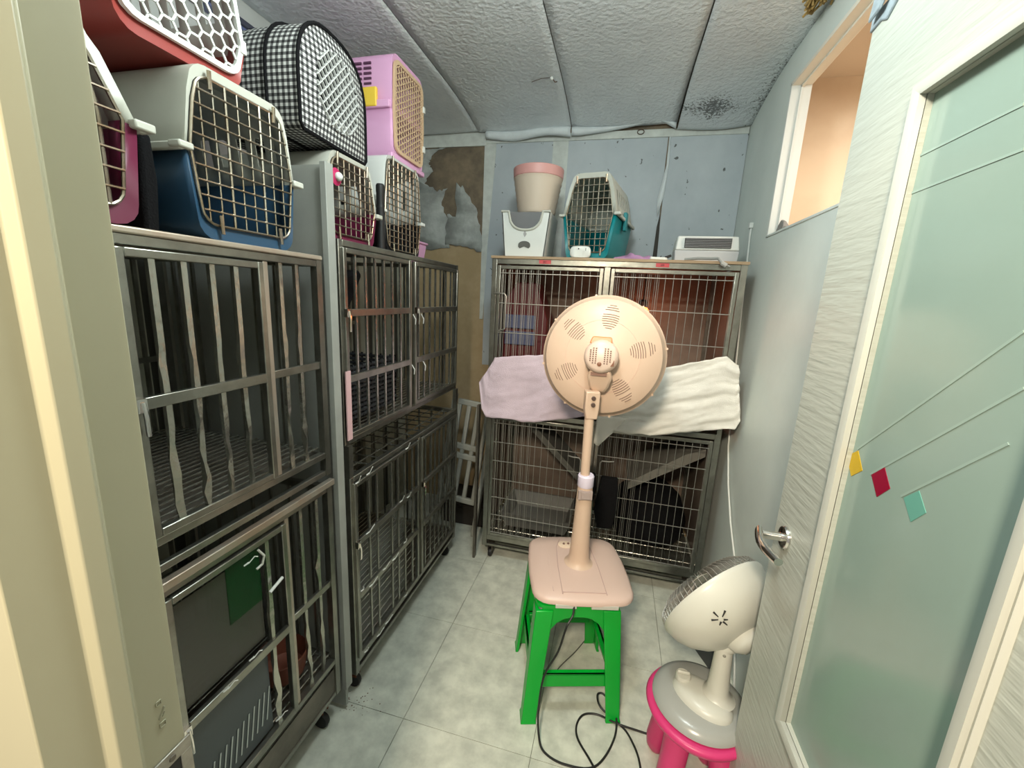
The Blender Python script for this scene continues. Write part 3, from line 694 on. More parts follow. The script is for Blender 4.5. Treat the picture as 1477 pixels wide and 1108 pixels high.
# grey plastic folding stool leaning in the corner between the stacks
t = thing('folding_stool', 'grey plastic folded stool with long slots leaning in the back left corner', 'stool', (-.84, 2.22, .20))
GP = mat('grey_plastic', (.36, .36, .32), .5)
mb = MB()
Ml = Matrix.Rotation(.10, 4, 'Y') @ Matrix.Rotation(-.12, 4, 'X')
for x in (-.09, -.03, .03, .09): mb.box(x - .013, x + .013, -.012, .012, 0, .62, Ml)
for z in (0, .27, .33, .60): mb.box(-.103, .103, -.014, .014, z, z + .035, Ml)
mb.build('slotted_panel', GP, t, bevel=.006)
mb = MB(); mb.box(.115, .14, -.02, .02, -.19, .66, Ml); mb.box(-.14, -.115, -.02, .02, -.19, .66, Ml); mb.build('frame', GP, t, bevel=.006)
t = thing('dark_crate', 'low dark crate on the floor in the back left corner', 'crate', (-.86, 2.44, 0))
MB().box(-.13, .18, -.14, .14, 0, .12).build('crate_body', mat('dark_brown', (.03, .025, .02), .7), t, bevel=.006)
MB().box(-.135, .185, -.145, .145, .12, .135).build('lid', mat('dark_brown', (.03, .025, .02), .7), t, bevel=.004)

# towels draped in front of the gap between the back cages
def cloth(top, bot, y0_, folds, nx=80, nz=40, seed=1, amp=.007):
    rnd = random.Random(seed); ph = [rnd.uniform(0, 6) for _ in range(6)]; mb = MB(); vs = []
    def interp(P, u):
        for (a, b) in zip(P, P[1:]):
            if u <= b[0] + 1e-6: k = (u - a[0]) / (b[0] - a[0]); k = .5 * k + .5 * k * k * (3 - 2 * k); return a[1] + (b[1] - a[1]) * k, a[2] + (b[2] - a[2]) * k
        return P[-1][1], P[-1][2]
    for j in range(nz + 1):
        for i in range(nx + 1):
            u = i / nx; v = j / nz; (xt, zt), (xb, zb) = interp(top, u), interp(bot, u)
            x = xt + (xb - xt) * v; z = zt + (zb - zt) * v
            nz1 = mnoise.fractal(Vector((u * 2.2 + seed, v * folds * 2.2 + u * 1.5, seed * 3.1)), 1.0, 2.0, 4)
            nz2 = mnoise.noise(Vector((u * 9, v * 2.5, seed * 1.7)))
            y = y0_ - .010 - amp * (1.0 + 1.3 * nz1) - amp * .8 * nz2 * v
            z += .006 * nz2 * (1 if j == nz else 0) + (.005 * mnoise.noise(Vector((u * 14, seed, 0))) if j in (0, nz) else 0)
            vs.append((x, min(y, y0_ - .002), z))
    mb.add(vs, [(j * (nx + 1) + i, j * (nx + 1) + i + 1, (j + 1) * (nx + 1) + i + 1, (j + 1) * (nx + 1) + i) for j in range(nz) for i in range(nx)])
    return mb
TW = mat('white_towel', (.76, .75, .70), .9, var=.10, vscale=14, bump=.35, bscale=380)
TP = mat('lilac_towel', (.54, .45, .53), .9, var=.10, vscale=14, bump=.35, bscale=380)
o = cloth([(0, -.575, 1.13), (.08, -.565, 1.155), (.5, -.30, 1.19), (1, .02, 1.17)], [(0, -.645, 1.02), (.05, -.625, .88), (.12, -.60, .845), (.5, -.35, .845), (.8, -.17, .89), (1, -.02, .92)], 1.972, 1.6, seed=3, amp=.006).build('towel', TP, None, smooth=80, solid=.003)
tag(o, 'lilac towel hung across the left of the back cages', 'towel')
o = cloth([(0, -.02, 1.12), (.35, .18, 1.16), (.8, .43, 1.235), (.88, .47, 1.245), (1, .525, 1.21)], [(0, -.05, .88), (.1, .02, .85), (.4, .20, .855), (.75, .40, .90), (.97, .55, .93), (1, .565, .97)], 1.958, 3.4, seed=8, amp=.010).build('towel', TW, None, smooth=80, solid=.003)
tag(o, 'white wrinkled towel hung across the right of the back cages', 'towel')
o = cloth([(0, -.045, .93), (1, .09, .93)], [(0, -.05, .79), (.35, -.03, .775), (1, .04, .86)], 1.936, 2, nx=10, nz=8, seed=5, amp=.005).build('tissue', mat('paper_white', (.72, .70, .64), .7), None, smooth=60, solid=.001)
tag(o, 'crumpled white paper corner hanging behind the pink fan pole', 'paper')

# ------------------------------------------------------------------ pet carriers
def rcorner(cx, cz, r, a0, a1, n=4): return [(cx + r * math.cos(a0 + (a1 - a0) * k / n), cz + r * math.sin(a0 + (a1 - a0) * k / n)) for k in range(n + 1)]
def clip_line(poly, p, q):
    p = Vector(p); q = Vector(q); t0, t1 = 0.0, 1.0; n = len(poly); cx = sum(a[0] for a in poly) / n; cz = sum(a[1] for a in poly) / n
    for i in range(n):
        a = Vector(poly[i]); b = Vector(poly[(i + 1) % n]); e = b - a; nn = Vector((-e.y, e.x))
        if nn.dot(Vector((cx, cz)) - a) < 0: nn = -nn
        dp = nn.dot(p - a); dq = nn.dot(q - a)
        if dp < 0 and dq < 0: return None
        if dp < 0: t0 = max(t0, dp / (dp - dq))
        elif dq < 0: t1 = min(t1, dp / (dp - dq))
    if t1 <= t0: return None
    return p + (q - p) * t0, p + (q - p) * t1
def hull(P):
    P = sorted(set((round(a, 6), round(b, 6)) for a, b in P))
    def half(Q):
        o = []
        for p in Q:
            while len(o) > 1 and (o[-1][0] - o[-2][0]) * (p[1] - o[-2][1]) - (o[-1][1] - o[-2][1]) * (p[0] - o[-2][0]) <= 0: o.pop()
            o.append(p)
        return o
    a = half(P); b = half(P[::-1]); return a[:-1] + b[:-1]
def carrier(label, loc, rz, W, D, H, mtop, mbot, zm=.45, topin=.16, botin=.12, grid='wire', gm=None, rim=True, nv=10, nh=10, ox=.80, oz=.82, lean=0.0, name='pet_carrier', vents=True, frame=True, handle=True, group=None, rimm=None):
    c = thing(name, label, 'pet carrier', loc, rz, group)
    zr = H * zm; w_, wt, wb_ = W / 2, W / 2 * (1 - topin), W / 2 * (1 - botin); r = .035
    up = [(w_, zr), (w_ - (w_ - wt) * .30, zr + (H - zr) * .28), (w_ - (w_ - wt) * .72, zr + (H - zr) * .66)] + rcorner(wt - r, H - r, r, 0.1, PI / 2)
    up = up + [(-x, z) for x, z in up[::-1]]
    lo = [(-w_ * .985, zr)] + [(-x, z) for x, z in rcorner(wb_ - r, r, r, 0, -PI / 2)] + rcorner(wb_ - r, r, r, -PI / 2, 0) + [(w_ * .985, zr)]
    cz = H * .5; ix = ox; izz = oz
    def ring(P, y, s=1.0, inn=False):
        out = []
        for x, z in P:
            if inn: x, z = x * ix, cz + (z - cz) * izz + .004
            yy = y + lean * max(0, (z - zr)) if y < .1 else y
            out.append((x * s, yy, z))
        return out
    ny = 16
    def shell(P, nm, m, upper):
        mb = MB(); n = len(P)
        rows = [ring(P, .03, 1, True), ring(P, .004, 1, True), ring(P, 0, .985), ring(P, .012, 1.0)] 
        for k in range(1, ny + 1):
            y = .012 + (D - .03) * k / ny; rows.append(ring(P, y, 1.0 - .04 * k / ny))
        rows.append([(x * .85, D - .004, cz + (z - cz) * (.9)) for x, yy, z in rows[-1]])
        def skip(k, i):
            return upper and vents and 5 <= k <= 15 and k % 2 == 1 and i == 1
        mb.loft(rows, closed=False, cap0=False, cap1=False, skip=skip)
        # back cap
        last = rows[-1]; o = len(mb.v); mb.v += [tuple(p) for p in last]; mb.f.append([o + i for i in range(n)])
        return mb.build(nm, m, c, smooth=40, solid=.003)
    shell(up, 'upper_shell', mtop, True); shell(lo, 'lower_shell', mbot, False)
    if rim:
        mb = MB(); e = .010; rm = rimm or mtop
        mb.box(-w_ - e, -w_ + .002, -.002, D * .97, zr - .006, zr + .008); mb.box(w_ - .002, w_ + e, -.002, D * .97, zr - .006, zr + .008)
        mb.box(-w_ * .95, w_ * .95, D - .012, D + .008, zr - .006, zr + .008)
        mb.box(-w_ - e * 1.5, -w_ * .9, -.010, .018, zr - .004, zr + .008); mb.box(w_ * .9, w_ + e * 1.8, -.012, .02, zr - .004, zr + .010)
        mb.build('rim', rm, c, bevel=.003)
        for s_ in (-1, 1):
            mb = MB(); mb.box(s_ * (w_ + .006) - .008, s_ * (w_ + .006) + .008, D * .35, D * .45, zr - .05, zr + .035); mb.build('side_latch', mbot, c, bevel=.003)
    # opening polygon
    op = [(x * ix * .985, cz + (z - cz) * izz * .985 + .004) for x, z in up] + [(x * ix * .985, cz + (z - cz) * izz * .985 + .004) for x, z in lo]
    op = hull(op)
    Y = lambda z: .003 + lean * max(0, z - zr) - .004
    gm = gm or WIRE
    xs_ = [p[0] for p in op]; zs_ = [p[1] for p in op]; X0, X1, Z0, Z1 = min(xs_), max(xs_), min(zs_), max(zs_)
    if grid == 'wire':
        dr = MB().tube([(x, Y(z), z) for x, z in op], .0028, 6, closed=True).build('wire_door', gm, c)
        g = MB()
        for k in range(1, nv):
            x = X0 + (X1 - X0) * k / nv; s = clip_line(op, (x, Z0 - .1), (x, Z1 + .1))
            if s:
                a, b = s; pts = [(a.x, Y(a.y), a.y)] + ([(x, Y(zr), zr)] if a.y < zr < b.y else []) + [(b.x, Y(b.y), b.y)]; g.tube(pts, .0019 if k % 3 else .0030, 6)
        for k in range(1, nh):
            z = Z0 + (Z1 - Z0) * k / nh; s = clip_line(op, (X0 - .1, z), (X1 + .1, z))
            if s: a, b = s; g.tube([(a.x, Y(z) - .003, z), (b.x, Y(z) - .003, z)], .0021, 6)
        stuff(g.build('wires', gm, dr))
        for s_ in (-1, 1):
            MB().tube([(X0 * .62 * -s_, Y(Z0) - .004, Z0 + .02), (X0 * .62 * -s_, Y(Z0) - .006, Z0 - .016)], .004, 8).build('door_pin', gm, dr)
            MB().tube([(X0 * .62 * -s_, Y(Z1) - .004, Z1 - .02), (X0 * .62 * -s_, Y(Z1) - .006, Z1 + .012)], .004, 8).build('door_pin', gm, dr)
    else:
        f = MB()
        n = len(op); cx_ = 0; 
        ro = [(x * 1.03, z + (z - cz) * .03) for x, z in op]; ri = [(x * .95, cz + (z - cz) * .95) for x, z in op]
        Rr = [[(x, Y(z) + .002, z) for x, z in ro], [(x, Y(z) - .006, z) for x, z in ro], [(x, Y(z) - .006, z) for x, z in ri], [(x, Y(z) + .002, z) for x, z in ri], [(x, Y(z) + .002, z) for x, z in ro]]
        f.loft(Rr, cap0=False, cap1=False); dr = f.build('lattice_door', gm, c)
        g = MB(); a = grid[1]; hgt = a * math.sqrt(3) * grid[2]; sx_ = grid[3] if len(grid) > 3 else 1
        i = 0; x = X0 - a * 2
        segs = []
        while x < X1 + a * 2:
            z = Z0 - hgt + (hgt / 2 if i % 2 else 0)
            while z < Z1 + hgt:
                P = [(x + a * .5, z + hgt / 2), (x + a, z), (x + a * .5, z - hgt / 2), (x - a * .5, z - hgt / 2)]
                for p, q in ((P[0], P[1]), (P[1], P[2]), (P[2], P[3])):
                    s = clip_line(ri, p, q)
                    if s and (s[1] - s[0]).length > .001: segs.append(s)
                z += hgt
            x += 1.5 * a; i += 1
        for s0, s1 in segs: g.bar((s0.x, Y(s0.y) - .002, s0.y), (s1.x, Y(s1.y) - .002, s1.y), grid[4], .004)
        stuff(g.build('lattice', gm, dr))
        for s_ in (-.7, .7):
            MB().box(X1 * .98 - .006, X1 * .98 + .008, Y(cz) - .012, Y(cz) - .004, cz + s_ * H * .3 - .012, cz + s_ * H * .3 + .012).build('hinge', WHITE, dr, bevel=.001)
    if handle:
        MB().tube([(0, D * .32, H - .004), (0, D * .36, H + .018), (0, D * .62, H + .018), (0, D * .66, H - .004)], .007, 8).build('handle', mbot, c)
    return c
RR = PI / 2
GPC = 'pet carriers stacked on the left cages'
ZT1 = 0.905 + .617 + .0125; ZT2 = .965 + .625 + .0005
carrier('maroon and cream wire door carrier nearest the door jamb', (-.785, .432, ZT1), RR, .285, .44, .30, CREAM, MAROON, zm=.52, topin=.30, botin=.10, ox=.84, oz=.86, nv=7, nh=9, lean=.18, group=GPC)
carrier('navy blue and cream carrier with a large wire door under the red carrier', (-.80, .795, ZT1), RR, .275, .46, .315, CREAM, NAVY, zm=.50, topin=.16, botin=.10, ox=.92, oz=.86, nv=9, nh=10, group=GPC, handle=False)
carrier('red and white carrier with a white honeycomb door, topmost near the ceiling', (-.825, .704, ZT1 + .3155), RR, .27, .42, .30, WHITE, RED, zm=.26, topin=.14, botin=.10, ox=.93, oz=.86, grid=('hex', .0165, 1.0, 1, .0028), gm=WHITE, group=GPC, lean=.05, rim=False)
carrier('maroon and cream carrier with a curved wire door beneath the gingham bag', (-.845, 1.232, ZT2), RR, .28, .42, .255, CREAM, MAROON, zm=.42, topin=.22, botin=.14, ox=.88, oz=.86, nv=9, nh=9, group=GPC, handle=False)
carrier('black and white wire door carrier beneath the pink carrier', (-.875, 1.617, ZT2), RR, .31, .42, .355, WHITE, BLACK, zm=.42, topin=.14, botin=.12, ox=.94, oz=.92, nv=9, nh=14, group=GPC, handle=False)
pk = carrier('pink carrier with tan lattice door and yellow side latch', (-.885, 1.68, ZT2 + .3555), RR, .26, .40, .365, PINK, PINK, zm=.47, topin=.05, botin=.06, ox=.93, oz=.86, grid=('hex', .012, 1.0, 1, .004), gm=TANP, rim=False, group=GPC, vents=False)
MB().box(-.147, -.131, .055, .115, .175, .24).build('side_latch', YELLOW, pk, bevel=.004)
MB().box(-.142, .142, .004, .40, .172, .198).box(-.138, .138, -.004, .02, .0, .02).build('belt', PINK, pk, bevel=.004)
for i in range(3):
    for j in range(5): MB().box(-.1295, -.1245, .085 + i * .04, .115 + i * .04, .255 + j * .017, .262 + j * .017).build('vent_slot', mat('vent_dark', (.09, .03, .07), .7), pk)
# rosette knob on the curved carrier's door
t = thing('rosette_clip', 'magenta disc with white knob clipped to the maroon carrier door', 'clip', (-.826, 1.125, 1.765), 0)
MB().lathe([(.022, 0), (.024, .004), (.012, .008)], 16, Matrix.Rotation(PI / 2, 4, 'Y')).build('disc', mat('magenta', (.42, .02, .10), .4), t)
MB().sphere((.012, 0, 0), .012, 12).build('knob', WHITE, t)

# gingham soft carrier
GH = mat('gingham', (.8, .8, .8), .9)
N, L, B = nodes(GH); uvn = N.new('ShaderNodeUVMap'); s_ = N.new('ShaderNodeSeparateXYZ'); L.new(uvn.outputs[0], s_.inputs[0])
def stripe(o_): return math_n(N, L, 'GREATER_THAN', math_n(N, L, 'FRACT', math_n(N, L, 'MULTIPLY', o_, 1 / .0155)), .5)
sm = math_n(N, L, 'ADD', stripe(s_.outputs[0]), stripe(s_.outputs[1]))
c = mix_n(N, L, ramp_n(N, L, sm, 0, 1), (.60, .61, .59), (.13, .13, .13)); c = mix_n(N, L, ramp_n(N, L, sm, 1, 2), c, (.012, .012, .013))
L.new(c, B.inputs['Base Color'])
t = thing('pet_bag', 'black and white gingham soft pet carrier with a round mesh front', 'pet carrier', (-.845, 1.165, ZT2 + .2625), RR + .06, GPC)
W2, H2, D2 = .16, .285, .31
arch = [(-W2, .012), (-W2 + .01, .0), (W2 - .01, 0), (W2, .012)]
NA = 20
for k in range(NA + 1):
    a = PI * k / NA; arch.append((W2 * math.copysign(abs(math.cos(a)) ** .75, math.cos(a)), .13 + (H2 - .13) * math.sin(a) ** .85))
mb = MB(); mb.loft([[(x * q, y, z * q) for x, z in arch] for y, q in ((0, 1), (.08, 1.0), (.16, .99), (.24, .965), (D2, .92))], cap0=False, cap1=False, uv=True); mb.build('body', GH, t, smooth=60)
mb = MB(); cxz = (0, .14)
hole = []
for i, (x, z) in enumerate(arch):
    d_ = Vector((x - cxz[0], z - cxz[1])); a = math.atan2(d_.y, d_.x); hole.append((cxz[0] +   .100 * math.cos(a), cxz[1] + .098 * math.sin(a)))
def face_ring(P0, P1, y0_, y1_):
    n = len(P0); o = len(mb.v); mb.v += [(x, y0_, z) for x, z in P0] + [(x, y1_, z) for x, z in P1]
    for i in range(n):
        j = (i + 1) % n; mb.uv[len(mb.f)] = [P0[i], P0[j], P1[j], P1[i]]; mb.f.append([o + i, o + j, o + n + j, o + n + i])
face_ring(arch, hole, 0, -.012); mb.build('front_panel', GH, t, smooth=60)
mb = MB(); n = len(arch); mb.v += [(x * .92, D2, z * .92) for x, z in arch]; mb.uv[0] = list(arch); mb.f.append(list(range(n))); mb.build('back_panel', GH, t)
MB().tube([(x, -.002, z) for x, z in arch], .005, 6, closed=True).build('piping', BLACKF, t)
MB().tube([(x * 1.01, .09, z * 1.01) for x, z in arch], .006, 4, closed=True, flat=.5).tube([(x * .975, .25, z * .975) for x, z in arch], .006, 4, closed=True, flat=.5).build('strap_seam', BLACKF, t)
g = MB(); circ = [(.102 * math.cos(2 * PI * k / 24), .14 + .10 * math.sin(2 * PI * k / 24)) for k in range(24)]
for k in range(-9, 10):
    for sg in (-1, 1):
        q = k * .027
        s = clip_line(circ, (q - .3, .14 - .3 * sg), (q + .3, .14 + .3 * sg))
        if s: g.bar((s[0].x, -.013, s[0].y), (s[1].x, -.013, s[1].y), .0065, .002)
stuff(g.build('mesh_window', mat('mesh_grey', (.55, .56, .55), .7), t))
MB().box(-.112, .112, .0, .004, .03, .25).build('dark_lining', BLACKF, t)
MB().tube([(0, .10, H2 - .004), (0, .12, H2 + .03), (0, .26, H2 + .03), (0, .28, H2 - .004)], .008, 8, flat=.5).build('handle', BLACKF, t)

# black cloth pouch between the two near carriers, black tube between the far ones
o = MB().loft([[(-1.0, .600, ZT1 + .0005), (-.835, .600, ZT1 + .0005), (-.835, .626, ZT1 + .0005), (-1.0, .626, ZT1 + .0005)], [(-.98, .600, 1.62), (-.828, .600, 1.62), (-.828, .628, 1.62), (-.98, .628, 1.62)], [(-.95, .606, 1.705), (-.828, .606, 1.70), (-.828, .624, 1.70), (-.95, .624, 1.705)]]).build('cloth_pouch', BLACKF, None, bevel=.006)
tag(o, 'black cloth pouch squeezed between the two nearest carriers', 'pouch')
t = thing('black_tube', 'upright black plastic tube between the two far carriers', 'tube', (-.86, 1.420, ZT2))
MB().lathe([(.012, 0), (.014, .003), (.014, .20), (.015, .205), (.015, .225), (.012, .23)], 20).build('barrel', BLACK, t)
MB().lathe([(.0155, .150), (.0155, .16)], 20).build('collar', BLACK, t)
t = thing('pink_bin', 'pale pink plastic tub at the far end of the corner cage', 'tub', (-1.02, 1.925, ZT2))
MB().loft([[(-.055, -.05, 0), (.055, -.05, 0), (.055, .06, 0), (-.055, .06, 0)], [(-.07, -.065, .09), (.07, -.065, .09), (.07, .065, .09), (-.07, .065, .09)]]).build('tub_body', PINK, t, bevel=.008)
MB().box(-.075, .075, -.07, .07, .09, .10).build('rim', PINK, t, bevel=.004)
# blue rail under the ceiling on the left wall
t = thing('curtain_rail', 'blue grey plastic rail under the ceiling behind the carriers', 'rail', (XL + .001, 1.2, 2.345))
RLM = mat('blue_rail', (.13, .16, .30), .35)
MB().box(0, .05, -.3, .40, -.02, .015).build('channel', RLM, t, bevel=.004)
MB().box(.05, .062, -.3, .40, -.012, .007).build('lip', mat('rail_lip', (.05, .055, .08), .4), t, bevel=.002)
MB().box(-.0, .066, .40, .45, -.03, .02).build('end_cap', mat('rail_end', (.06, .05, .07), .4), t, bevel=.006)

# ------------------------------------------------------------------ things on top of the back cage
ZB = .905 + .737 + .0005
t = thing('litter_bin', 'white curved bin with a smoky window left of the teal carrier', 'bin', (-.475, 2.20, ZB))
def scoop(y, s, zt, dip, n=16):
    P = [(-.105 * s, 0), (.105 * s, 0)]
    P = [(-.10, 0), (.10, 0), (.122, zt)]
    for k in range(n + 1):
        a = k / n; x = .085 - .17 * a; P.append((x, zt - dip * math.sqrt(max(0, 1 - (abs(x) / .085) ** 2.6)) if dip else zt))
    P.append((-.122, zt)); return [(x, y, z) for x, z in P]
mb = MB(); mb.loft([scoop(-.12, 1, .215, .085), scoop(-.112, 1, .215, .085)]); mb.loft([scoop(.112, 1, .215, 0), scoop(.12, 1, .215, 0)])
for s_ in (-1, 1): mb.loft([[(s_ * .100, -.12, 0), (s_ * .092, -.12, 0), (s_ * .114, -.12, .215), (s_ * .122, -.12, .215)], [(s_ * .100, .12, 0), (s_ * .092, .12, 0), (s_ * .114, .12, .215), (s_ * .122, .12, .215)]])
mb.box(-.10, .10, -.118, .118, 0, .006); mb.build('body', WHITE, t, bevel=.002)
pts = [(x, -.122, z) for x, y, z in scoop(0, 1, .216, .085)[2:]]
MB().tube(pts, .006, 8).build('rim', CREAM, t)
MB().prism([(-.085, .13), (-.06, .10), (0, .09), (.06, .10), (.085, .13), (.080, .2155), (-.080, .2155)], -.108, -.104, 'y').build('smoky_window', mat('smoky_plastic', (.20, .20, .21), .15, metal=.3), t)
MB().prism([(.03 * math.cos(a) , .062 + .017 * math.sin(a)) for a in [PI * k / 8 for k in range(9)]] + [(-.03, .052), (-.022, .044), (-.008, .05), (0, .053), (.008, .05), (.022, .044), (.03, .052)], -.1225, -.1195, 'y').build('grip_slot', mat('slot_shadow', (.10, .10, .09), .6), t)
MB().prism([(.0, .128), (.006, .118), (.010, .112), (.006, .105), (.0, .097), (-.005, .106), (-.007, .112), (-.005, .119)], -.1215, -.1195, 'y').build('star_mark', mat('mark_grey', (.35, .35, .34), .6), t)
t = thing('waste_pot', 'ribbed beige round pot with a pink rim resting on the white bin', 'pot', (-.447, 2.20, ZB + .2165))
prof = [(.085, 0), (.092, .004)] + [(.092 + .030 * k / 14 + (.0030 if k % 2 else 0), .006 + .0125 * k) for k in range(1, 14)]
MB().lathe(prof + [(.121, .172)], 40, cap1=False).build('body', mat('beige_ribbed', (.56, .47, .38), .5), t, solid=.002)
MB().lathe([(.1205, .171), (.1235, .174), (.126, .212), (.124, .216), (.120, .212), (.117, .17)], 40, cap0=False, cap1=False).build('rim', mat('dusty_pink', (.58, .30, .28), .45), t)
tc_ = carrier('teal and cream wire door carrier on top of the back cage', (-.172, 2.085, ZB), -.20, .262, .42, .385, CREAM, TEAL, zm=.52, topin=.28, botin=.20, ox=.86, oz=.86, nv=9, nh=11, gm=WIRE)
t = thing('white_gadget', 'small white rounded gadget in front of the teal carrier', 'device', (-.195, 2.03, ZB))
MB().loft([[(.048 * s * math.copysign(abs(math.cos(a)) ** .5, math.cos(a)), y, .028 + .028 * s * math.copysign(abs(math.sin(a)) ** .6, math.sin(a))) for a in [2 * PI * k / 20 for k in range(20)]] for s, y in ((.85, 0), (1, .006), (1, .018), (.85, .024))]).build('body', WHITE, t, smooth=50)
MB().sphere((-.008, -.0005, .042), .003, 8).build('led', BLACK, t)
MB().box(.024, .026, -.0008, .002, .034, .046).build('slot', BLACK, t)
# crumpled purple cloth
mb = MB(); rnd = random.Random(4); n1_, n2_ = 22, 8; vs = []
for j in range(n2_ + 1):
    for i in range(n1_ + 1):
        u, v = i / n1_, j / n2_; e = math.sin(u * PI) ** .5 * math.sin(v * PI) ** .6
        vs.append((-.045 + .215 * u, 2.035 + .07 * v + .01 * math.sin(u * 9), ZB + .002 + e * (.022 + .007 * math.sin(u * 15 + v * 5) + .004 * math.sin(u * 33 + 2)) * (1.2 - .5 * u)))
mb.add(vs, [(j * (n1_ + 1) + i, j * (n1_ + 1) + i + 1, (j + 1) * (n1_ + 1) + i + 1, (j + 1) * (n1_ + 1) + i) for j in range(n2_) for i in range(n1_)])
o = mb.build('cloth', mat('purple_cloth', (.40, .22, .38), .9, var=.2, vscale=20), None, smooth=80, solid=.002); tag(o, 'crumpled purple cloth beside the teal carrier', 'cloth')
t = thing('hair_brush', 'white flat scraper with a black tip lying beside the heater', 'brush', (.165, 2.03, ZB), .25)
MB().prism([(-.05, -.012), (.015, -.014), (.03, 0), (.015, .012), (-.05, .004)], .001, .012).build('blade', WHITE, t, bevel=.002)
MB().tube([(.02, 0, .012), (.045, .006, .022)], .006, 8).build('tip', BLACK, t)
t = thing('fan_heater', 'small white fan heater with a dark louvred grille on the back cage', 'heater', (.365, 2.12, ZB))
MB().loft([[(-.133, 0, 0), (.133, 0, 0), (.133, .10, 0), (-.133, .10, 0)], [(-.136, -.005, .055), (.136, -.005, .055), (.136, .10, .055), (-.136, .10, .055)]]).build('base', mat('heater_grey', (.50, .51, .52), .45), t, bevel=.004)
MB().loft([[(-.136, -.008, .055), (.136, -.008, .055), (.136, .10, .055), (-.136, .10, .055)], [(-.128, .0, .118), (.128, .0, .118), (.128, .095, .118), (-.128, .095, .118)]]).build('housing', WHITE, t, bevel=.006)
MB().box(-.098, .098, -.012, -.002, .066, .108).build('grille_recess', BLACK, t)
for k in range(6): MB().box(-.096, .096, -.015, -.010, .068 + k * .007, .0712 + k * .007).build('louvre', mat('louvre_grey', (.22, .22, .22), .4), t)
t = thing('power_plug', 'grey cable and plug lying in front of the heater', 'cable', (0, 0, 0))
MB().tube([(.27, 2.06, ZB + .008), (.32, 2.03, ZB + .012), (.37, 2.01, ZB + .010), (.395, 1.992, ZB + .010), (.41, 1.978, ZB - .012)], .0065, 8).build('cable', mat('cable_grey', (.28, .29, .28), .5), t)
MB().tube([(.405, 1.974, ZB - .010), (.425, 1.970, ZB - .022)], .010, 10).tube([(.425, 1.975, ZB - .019), (.44, 1.972, ZB - .024)], .003, 6).build('plug', mat('plug_grey', (.34, .34, .32), .4), t)
# white cable on the right wall
t = thing('wall_cable', 'white cable running down the right wall beside the back cage', 'cable', (0, 0, 0))
MB().tube([(.574, 2.276, 1.835), (.572, 2.272, 1.80), (.573, 2.25, 1.65), (.573, 2.20, 1.35), (.573, 2.14, 1.05), (.574, 2.08, .80), (.572, 1.98, .65), (.572, 1.86, .52), (.573, 1.75, .43), (.573, 1.70, .38), (.573, 1.55, .10), (.573, 1.50, .006)], .0042, 8).build('lead', WHITE, t)
MB().box(.562, .5798, 2.264, 2.288, 1.82, 1.845).build('hook', WHITE, t, bevel=.003)
t = thing('ceiling_hook', 'small screw hook with a bent wire in the ceiling', 'hook', (-.395, 2.12, 2.449))
MB().sphere((0, 0, -.008), .008, 10).build('hook_cap', WHITE, t)
MB().tube([(.0, 0, -.006), (.015, .01, -.02), (.022, .02, -.014)], .0025, 6).tube([(0, 0, -.004), (-.05, .0, -.006), (-.10, .03, -.003)], .0015, 6).build('wire', mat('hook_dark', (.10, .07, .05), .6), t)
t = thing('wire_coil', 'small dark wire coil hanging on the trim below the ceiling', 'wire', (.03, YB - .016, 2.372))
MB().tube([(.018 * math.cos(a), 0, .012 * math.sin(a)) for a in [.6 * k for k in range(18)]], .0025, 6).build('coil', mat('hook_dark', (.10, .07, .05), .6), t)
# cloth scrap on the window ledge and brown bundle at the ceiling edge
o = MB().loft([[(.60, 1.96, 1.7555), (.64, 1.96, 1.7555), (.64, 2.02, 1.7555), (.60, 2.02, 1.7555)], [(.605, 1.95, 1.78), (.63, 1.95, 1.775), (.63, 2.01, 1.785), (.605, 2.01, 1.79)], [(.61, 1.97, 1.80), (.62, 1.97, 1.80), (.62, 2.0, 1.81), (.61, 2.0, 1.81)]]).build('cloth_scrap', mat('scrap_grey', (.22, .21, .20), .8), None, bevel=.003)
tag(o, 'grey cloth scrap on the window ledge', 'scrap')
mb = MB(); rnd = random.Random(9)
for k in range(26):
    a = (.535 + rnd.uniform(-.03, .03), 1.74 + rnd.uniform(-.05, .05), 2.447); mb.tube([a, (a[0] + rnd.uniform(-.03, .025), a[1] + rnd.uniform(-.03, .06), 2.43 - rnd.uniform(0, .02))], .004, 5)
o = mb.build('dried_foam', mat('foam_brown', (.36, .24, .08), .8, var=.4, vscale=30), None); tag(o, 'brown dried foam clump at the ceiling edge above the window', 'foam', kind='stuff')

# ------------------------------------------------------------------ green stool, pink fan
GN = mat('green_plastic', (.0, .36, .03), .33, spec=.5, var=.05)
st = thing('plastic_stool', 'bright green plastic stool under the pink fan', 'stool', (-.072, 1.375, 0), math.radians(17))
HT = .448
def leg_post(sx_, sy_):
    mb = MB(); rings = []
    for t_, z in ((0, 0), (.04, .015), (.5, .22), (1, HT - .02)):
        cx_ = sx_ * (.150 - .035 * t_); cy_ = sy_ * (.150 - .035 * t_); wd = .048 + (.008 if t_ == 0 else 0) + .012 * t_
        # L-shaped section: outer corner with two flanges
        th_ = .006; o_ = wd / 2
        P = [(o_, o_), (o_, -o_), (o_ - th_ * 2, -o_), (o_ - th_ * 2, o_ - th_ * 2), (-o_, o_ - th_ * 2), (-o_, o_)]
        rings.append([(cx_ + sx_ * a, cy_ + sy_ * b, z) for a, b in P])
    mb.loft(rings); return mb
for sx_ in (-1, 1):
    for sy_ in (-1, 1): leg_post(sx_, sy_).build('leg', GN, st, bevel=.003)
